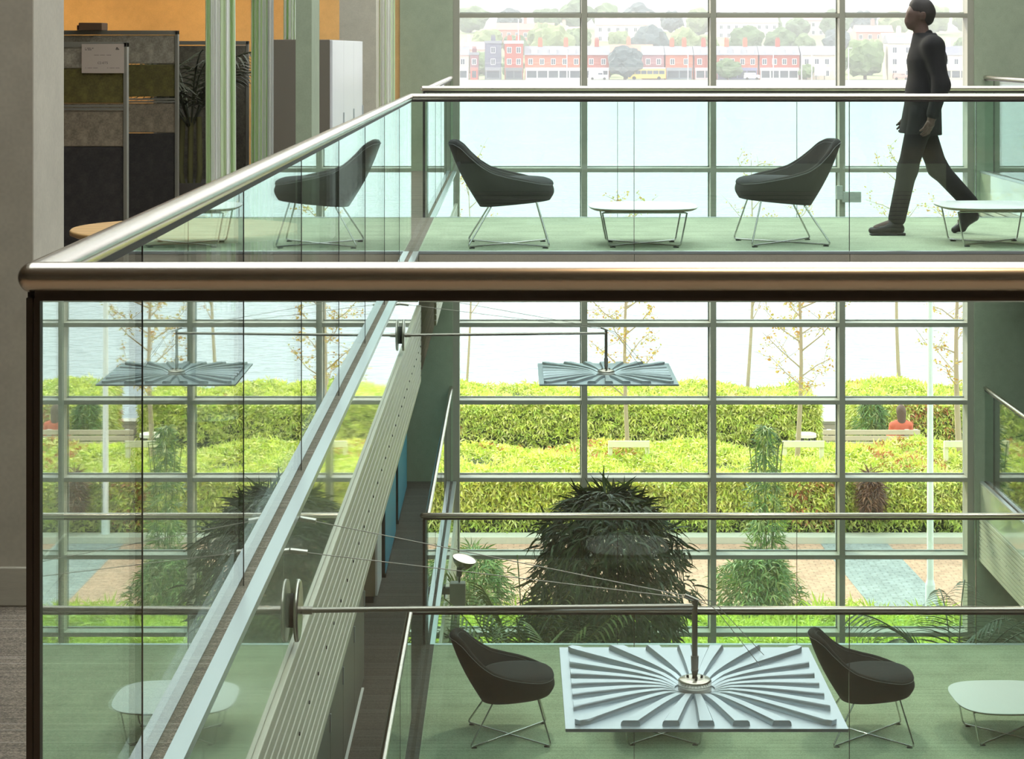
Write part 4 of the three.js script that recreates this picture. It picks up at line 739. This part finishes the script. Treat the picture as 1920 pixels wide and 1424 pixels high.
// young autumn trees, three of them with timber guards
function guard(label, x, z) {
  const t = thing('tree_guard', label, 'tree guard', [x, G, z]), m = std(S(228, 220, 196), 0.8);
  for (const s of [-1, 1]) obj('post', box(s * 0.34 - 0.04, s * 0.34 + 0.04, 0, 1.32, -0.04, 0.04, 0.008), m, t);
  obj('crossbar', box(-0.38, 0.38, 1.22, 1.34, 0.042, 0.08, 0.008), m, t);
}
function tree(label, x, z, h, lean, r0, nBr, nLeaf, y0 = 1.5) {
  const t = thing('young_tree', label, 'tree', [x, G, z]), bark = std(S(176, 158, 136), 0.9), tips = [];
  const P = (k) => V(lean * k * h + 0.06 * Math.sin(k * 5 + x), k * h, 0.05 * Math.sin(k * 4 + z));
  const trunk = [];
  for (let i = 0; i < 8; i++) trunk.push(between(P(i / 8), P((i + 1.03) / 8), r0 * (1 - 0.85 * i / 8), 10, r0 * (1 - 0.85 * (i + 1) / 8)));
  obj('trunk', trunk, bark, t);
  for (let i = 0; i < nBr; i++) {
    const k = y0 / h + (1 - y0 / h) * (i + 0.5) / nBr, b = P(k), a = i * 2.4 + x, L = rr(0.7, 1.6) * (1.15 - 0.7 * k), d = V(Math.cos(a), rr(0.35, 0.9), Math.sin(a) * 0.8).normalize();
    const m = b.clone().addScaledVector(d, L * 0.5), e = b.clone().addScaledVector(d, L).add(V(0, rr(-0.15, 0.2), 0));
    const seg = [between(b, m, 0.016, 6, 0.01), between(m, e, 0.01, 6, 0.004)];
    for (let q = 0; q < 4; q++) { const s = b.clone().lerp(e, 0.35 + 0.18 * q), f = s.clone().add(V(rr(-0.4, 0.4), rr(-0.1, 0.4), rr(-0.4, 0.4))); seg.push(between(s, f, 0.006, 5, 0.003)); tips.push([s, f]); }
    tips.push([m, e]);
    obj('branch', seg, bark, t);
  }
  const list = []; for (let i = 0; i < nLeaf; i++) { const [s, f] = pick(tips), p = s.clone().lerp(f, rnd()).add(V(rr(-0.06, 0.06), rr(-0.06, 0.06), rr(-0.06, 0.06))); list.push([p, V(rr(-1, 1), rr(-1, 0.4), rr(-1, 1)).normalize(), rr(0.5, 1), rr(-2, 2)]); }
  scatter('leaves', leafGeo(0.075, 0.022, 0.3, 3), std(S(255, 255, 255), 0.6, { side: THREE.DoubleSide, transmission: 0.35, thickness: 0 }), list, t, (c) => c.copy(pick([S(214, 186, 92), S(204, 150, 70), S(190, 182, 90), S(226, 200, 120)])));
}
tree('young autumn tree behind the leftmost timber guard, above the far reflector plate', 2.12, -38.65, 5.6, 0.0, 0.055, 22, 1500, 2.0);
guard('timber tree guard at the leftmost tree, below the far reflector plate', 2.12, -38.3);
tree('young autumn tree beside the litter bin with spreading thin branches', 5.28, -38.65, 5.4, 0.0, 0.06, 22, 1300, 1.9);
guard('timber tree guard beside the litter bin', 5.33, -38.3);
tree('young autumn tree behind the right end of the bench, cut by the window edge', 8.27, -38.65, 5.4, 0.0, 0.075, 16, 900, 2.2);
guard('timber tree guard at the right end of the window', 8.3, -38.3);
tree('thin leaning young tree at the water left of the bin', 5.3, -47.1, 6, 0.02, 0.05, 12, 260, 2.2);
tree('thin bare young tree at the water beside the right lamp post', 8.75, -47.1, 6, -0.005, 0.055, 14, 500, 3.0);
tree('thin young tree at the water near the left end of the window', -1.05, -46.9, 6, 0.01, 0.035, 12, 420, 2.4);
// ---------------------------------------------------------------- the far shore
{
  struct('shore_wall', box(-500, 600, -9, -8.1 + 0.9, -551, -549), std(S(200, 196, 186), 0.9));
  const nx = 90, nz = 26, P = [], I = [], x0 = -260, x1 = 420;
  for (let j = 0; j <= nz; j++) for (let i = 0; i <= nx; i++) { const x = x0 + (x1 - x0) * i / nx, k = j / nz, z = -551 - 420 * k, hgt = -7.2 + (smooth(Math.min(1, Math.max(0, (k - 0.06) / 0.7))) * 16 + 2 * Math.sin(x * 0.021 + k * 3) * k + 1.2 * Math.sin(x * 0.05) * k); P.push(x, hgt, z); }
  for (let j = 0; j < nz; j++) for (let i = 0; i < nx; i++) { const a = j * (nx + 1) + i; I.push(a, a + 1, a + nx + 1, a + 1, a + nx + 2, a + nx + 1); }
  const g = new THREE.BufferGeometry(); g.setAttribute('position', new THREE.Float32BufferAttribute(P, 3)); g.setIndex(I); g.computeVertexNormals();
  struct('hill', g, std(S(118, 132, 86), 0.95));
}
const hillY = (x, z) => { const k = (-551 - z) / 420; return -7.2 + smooth(Math.min(1, Math.max(0, (k - 0.06) / 0.7))) * 16 + 2 * Math.sin(x * 0.021 + k * 3) * k + 1.2 * Math.sin(x * 0.05) * k; };
const winG = new THREE.BoxGeometry(1, 1, 0.12), glassDark = std(S(70, 78, 88), 0.2), winWhite = std(S(244, 244, 240), 0.5);
// x and width in metres at the front, storeys, kind
function house(label, x, w, z, y, storeys, wallC, roofC, o = {}) {
  const t = thing('house', label, 'house', [x, y, z], o.turn ?? 0), sh = 3.1, h = storeys * sh + 0.4, D = o.depth ?? 8, wm = std(wallC, 0.9, { map: mottleWall });
  obj('wall', box(-w / 2, w / 2, 0, h, -D, 0), wm, t);
  const rise = o.flat ? 0.3 : 2.4;
  if (o.flat) { obj('roof', box(-w / 2 - 0.15, w / 2 + 0.15, h, h + 0.7, -D - 0.1, 0.15), std(roofC, 0.7), t); }
  else obj('roof', prism(w, D, h, rise), std(roofC, 0.85), t);
  const nc = o.chimneys ?? 1;
  for (let i = 0; i < nc; i++) obj('chimney', [box(-0.6, 0.6, 0, rise * 0.75 + 1.6, -0.4, 0.4).translate(-w / 2 + (i + 0.6) * w / (nc + 0.2), h + (o.flat ? 0 : rise * 0.35), -D / 2), ...[-0.35, 0, 0.35].map((q) => cyl(0.13, 0.11, 0.5, -w / 2 + (i + 0.6) * w / (nc + 0.2) + q, h + (o.flat ? 0 : rise * 0.35) + rise * 0.75 + 1.6, -D / 2, 8))], wm, t);
  const n = Math.max(1, Math.round(w / 3));
  for (let s = o.shop ? 1 : 0; s < storeys; s++) for (let i = 0; i < n; i++) { const cx = -w / 2 + w * (i + 0.5) / n, f = obj('window', box(cx - 0.62, cx + 0.62, s * sh + 0.9, s * sh + 2.55, -0.02, 0.1), winWhite, t); obj('pane', [box(cx - 0.5, cx - 0.04, s * sh + 1.02, s * sh + 2.43, 0.09, 0.13), box(cx + 0.04, cx + 0.5, s * sh + 1.02, s * sh + 2.43, 0.09, 0.13)], glassDark, f); }
  if (o.shop) { const f = obj('shop_front', [box(-w / 2 + 0.2, w / 2 - 0.2, 2.4, 3.2, 0, 0.35), box(-w / 2 + 0.2, w / 2 - 0.2, 0, 0.5, 0, 0.15), ...Array.from({ length: n + 1 }, (_, i) => box(-0.15, 0.15, 0.4, 2.5, 0, 0.2).translate(-w / 2 + 0.4 + (w - 0.8) * i / n, 0, 0))], std(o.shop, 0.6), t); obj('shop_window', box(-w / 2 + 0.4, w / 2 - 0.4, 0.5, 2.4, 0, 0.06), glassDark, f); }
  if (o.dormers) for (let i = 0; i < o.dormers; i++) { const cx = -w / 2 + w * (i + 0.5) / o.dormers; obj('dormer', [box(cx - 0.8, cx + 0.8, h, h + 1.5, -2.2, -0.4), box(cx - 0.95, cx + 0.95, h + 1.5, h + 1.7, -2.3, -0.25)], winWhite, t); }
  if (o.flag) obj('flagpole', cyl(0.12, 0.07, o.flag, o.flagX ?? 0, h, -2, 8), winWhite, t);
  return t;
}
function prism(w, D, h, rise) { const s = new THREE.Shape(); s.moveTo(-0.4, 0); s.lineTo(D / 2, rise); s.lineTo(D + 0.4, 0); return new THREE.ExtrudeGeometry(s, { depth: w + 0.3, bevelEnabled: false }).rotateY(Math.PI / 2).translate(-w / 2 - 0.15, h, 0); }
const ZS = -556, YS = -7.2, X = (px, d = 556) => (px - 963) / (F / d), brick = S(176, 92, 76), brick2 = S(196, 112, 84), slate = S(132, 134, 140), red = S(180, 90, 74);
const place = (label, a, b, storeys, wc, rc, o) => house(label, X((a + b) / 2), X(b) - X(a) - 0.3, ZS, YS, storeys, wc, rc, o);
place('white-fronted shop house at the far left of the shore row', 855, 880, 2, S(226, 190, 180), slate, { shop: S(250, 250, 248) });
place('purple-brown house with a red awning front in the far shore row', 880, 898, 2, S(150, 104, 110), slate, { shop: S(206, 90, 76), flat: true });
place('dark grey house in the far shore row beside the three-storey house', 908, 941, 3, S(112, 112, 130), slate, { shop: S(120, 122, 132), flat: true });
place('three-storey red brick house with a white parapet and a flagpole on the far shore', 945, 982, 3, red, S(244, 242, 236), { shop: S(92, 96, 104), flat: true, chimneys: 2, flag: 6.5, flagX: 1.2 });
place('long red brick terrace with white dormers right of the flagpole house', 983, 1092, 2, brick2, slate, { shop: S(248, 248, 246), chimneys: 2, dormers: 3 });
place('red brick terrace with tall white windows left of the dark waterside tree', 1096, 1144, 2, brick, slate, { shop: S(250, 250, 250), chimneys: 1 });
place('windowless purple brick gable house right of the dark waterside tree', 1204, 1246, 2, S(170, 120, 124), slate, { flat: false, chimneys: 0 });
place('orange brick terrace with two tall chimneys behind the yellow bus', 1247, 1300, 2, brick2, slate, { shop: S(120, 128, 140), chimneys: 2 });
place('pink brick terrace with a slate roof in the middle of the far shore row', 1301, 1342, 2, brick, slate, { shop: S(214, 190, 196), chimneys: 1, dormers: 1 });
place('red terrace with small dormers right of the middle of the far shore', 1343, 1422, 2, brick2, slate, { shop: S(110, 112, 150), chimneys: 2, dormers: 3 });
place('red end terrace with a pointed gable and white shop beside the shore lamp posts', 1423, 1500, 2, red, slate, { shop: S(246, 246, 244), chimneys: 1, dormers: 2 });
place('cream low house behind the white billboard on the far shore', 1502, 1580, 2, S(232, 214, 196), slate, { chimneys: 0 });
place('cream tall building beside the walking person on the far shore', 1664, 1716, 3, S(236, 222, 200), slate, { chimneys: 1 });
place('grey roofed pale house at the far right of the shore row', 1745, 1822, 2, S(220, 208, 200), S(120, 122, 140), { shop: S(226, 214, 180), chimneys: 1 });
const up = (label, px, py, w, st, wc, rc, o) => { const z = o?.z ?? -700, x = X(px, -z); return house(label, x, w, z, hillY(x, z) - 0.5, st, wc, rc, { chimneys: 1, ...o }); };
up('pale pink house above the left end of the shore row', 878, 0, 12, 2, S(228, 190, 184), S(200, 150, 140), { z: -640 });
up('red tiled house on the hill above the flagpole house', 985, 0, 20, 2, S(204, 140, 126), S(206, 128, 110), { z: -720 });
up('pale orange house on the hill left of the first mullion', 1058, 0, 16, 2, S(226, 180, 160), S(214, 160, 140), { z: -700 });
up('long house with white chimneys on the hill above the dark waterside tree', 1175, 0, 22, 2, S(222, 200, 196), S(190, 170, 170), { z: -740, chimneys: 4 });
up('orange house half hidden on the hill above the yellow bus', 1180, 0, 14, 2, S(214, 140, 116), S(206, 130, 110), { z: -610 });
up('row of pale houses with stepped chimneys high on the hill', 1395, 0, 26, 2, S(230, 204, 198), S(196, 176, 176), { z: -790, chimneys: 4 });
up('small pale house among trees high on the hill to the right', 1525, 0, 9, 2, S(224, 196, 196), S(190, 160, 160), { z: -820 });
up('red house on the wooded hill left of the walking person', 1640, 0, 13, 2, S(208, 150, 140), S(196, 140, 130), { z: -730 });
up('pale red house on the wooded hill behind the walking person', 1690, 0, 12, 2, S(214, 160, 150), S(196, 140, 130), { z: -690 });
// trees of the far shore: lumpy crowns on trunks
const crownG = (() => { const out = []; for (let s = 0; s < 3; s++) { const g = new THREE.IcosahedronGeometry(1, 4), p = g.attributes.position, v = V(0, 0, 0); for (let i = 0; i < p.count; i++) { v.fromBufferAttribute(p, i); const k = 1 + 0.16 * Math.sin(v.x * 5 + s) * Math.sin(v.y * 4 + s * 2) + 0.1 * Math.sin(v.z * 9 + v.x * 7 + s) + 0.05 * Math.sin(v.y * 17 + v.z * 13); v.multiplyScalar(k); p.setXYZ(i, v.x, v.y * 0.92, v.z); } g.computeVertexNormals(); out.push(g); } return out; })();
const crownM = [std(S(84, 106, 66), 0.95), std(S(98, 118, 74), 0.95), std(S(78, 92, 92), 0.95), std(S(116, 130, 84), 0.95)];
function farTree(label, px, d, r, base, group, sx = 1) {
  const x = X(px, d), t = thing('far_tree', label, 'tree', [x, base ?? hillY(x, -d) - 0.6, -d], rr(0, 6), group);
  const c = obj('crown', crownG[Math.floor(rnd() * 3)], pick(crownM), t); c.scale.set(r * sx, r, r); c.position.y = r * 1.15;
  obj('trunk', cyl(r * 0.1, r * 0.06, r * 0.7, 0, 0, 0, 8), std(S(96, 82, 66), 0.9), t);
}
farTree('dark round tree by the water between the red terrace and the windowless gable house', 1172, 553.2, 4.3, YS, undefined, 1);
farTree('rounded bush-like tree at the water under the red terrace with small dormers', 1365, 553, 2.6, YS, undefined, 1.5);
farTree('green tree beside the shore lamp posts, left of the white billboard', 1512, 553.2, 2.0, YS);
farTree('broad pale green tree on the shore left of the walking person', 1622, 557, 5.2, YS, undefined, 1.1);
farTree('tree on the shore between the cream tall building and the walking person', 1738, 566, 4.4, YS);
farTree('dark pointed tree on the hill just left of the first mullion', 1035, 640, 6.5);
farTree('big dark tree on the hill above the windowless gable house', 1218, 640, 6.2);
const marks = ['white-fronted shop house', 'dark grey house', 'flagpole house', 'white-dormer terrace', 'first mullion', 'dark waterside tree', 'windowless gable house', 'yellow bus', 'pink slate-roofed terrace', 'small-dormer terrace', 'pointed end terrace', 'white billboard', 'broad pale tree', 'cream tall building', 'walking person', 'rightmost shore house'];
[[600, 3.4, 'lowest row'], [690, 4.4, 'middle row'], [800, 5.2, 'upper row']].forEach(([d, r, row], k) => marks.forEach((m, i) => farTree('hazy tree in the ' + row + ' of the far hillside, above the ' + m, 862 + (i + 0.5 + 0.25 * (k % 2)) * 61 + rr(-12, 12), d + rr(-18, 18), r * rr(0.75, 1.15), undefined, undefined, rr(0.9, 1.25))));
// shore furniture
{
  const t = thing('bus', 'yellow and white double-deck bus on the far shore road', 'bus', [X(1213, 552), YS, -552]);
  const yl = std(S(236, 206, 84), 0.5), wh = std(S(240, 240, 236), 0.5);
  obj('body', box(-5, 5, 0.35, 3.0, -2.4, 0, 0.15), yl, t); obj('roof', box(-4.95, 4.95, 3.0, 3.25, -2.35, -0.05, 0.1), wh, t);
  for (let i = 0; i < 6; i++) obj('window', box(-4.7 + i * 1.58, -3.25 + i * 1.58, 1.5, 2.5, -0.03, 0.03), glassDark, t);
  for (const x of [-3.4, 3.2]) obj('wheel', new THREE.CylinderGeometry(0.48, 0.48, 0.3, 24).rotateX(Math.PI / 2).translate(x, 0.48, -0.1), M.black, t);
}
{
  const t = thing('billboard', 'white billboard on two posts on the far shore', 'billboard', [X(1538, 552), YS, -552]);
  obj('board', box(-1.5, 1.5, 1.2, 4.2, -0.1, 0.1), std(S(248, 248, 250), 0.6), t); for (const x of [-1.1, 1.1]) obj('post', box(x - 0.08, x + 0.08, 0, 1.3, -0.1, 0.1), M.gasket, t);
}
[[1063, 'between the two left terraces'], [1290, 'before the orange brick terrace'], [1450, 'before the red end terrace'], [1503, 'right of the red end terrace'], [1522, 'left of the white billboard'], [1591, 'left of the broad pale tree']].forEach(([px, w]) => {
  const t = thing('street_lamp', 'tall thin white street lamp on the far shore ' + w, 'lamp post', [X(px, 551.4), YS, -551.4]);
  obj('pole', cyl(0.14, 0.09, 8.4, 0, 0, 0, 8), winWhite, t); obj('lamp_head', box(-0.1, 0.9, 8.35, 8.5, -0.15, 0.15), winWhite, t);
});
[[1122, 'before the red brick terrace', S(250, 250, 250), 1], [1410, 'before the small-dormer terrace', S(244, 244, 246), 0.8], [1690, 'before the cream tall building', S(190, 150, 140), 0.8]].forEach(([px, w, c, k]) => {
  const t = thing('van', 'small pale vehicle parked on the far shore ' + w, 'van', [X(px, 551.8), YS, -551.8]);
  obj('body', [box(-2.6 * k, 2.6 * k, 0.4, 1.3, -1.8, 0, 0.12), box(-2.5 * k, 1.3 * k, 1.2, 2.3 * k, -1.75, -0.05, 0.15)], std(c, 0.4), t);
  obj('window', box(-0.1, 1.1 * k, 1.35, 1.9 * k, -0.08, -0.03), glassDark, t);
  for (const x of [-1.6 * k, 1.6 * k]) obj('wheel', new THREE.CylinderGeometry(0.36, 0.36, 0.25, 20).rotateX(Math.PI / 2).translate(x, 0.36, -0.1), M.black, t);
});
renderer.render(scene, camera);
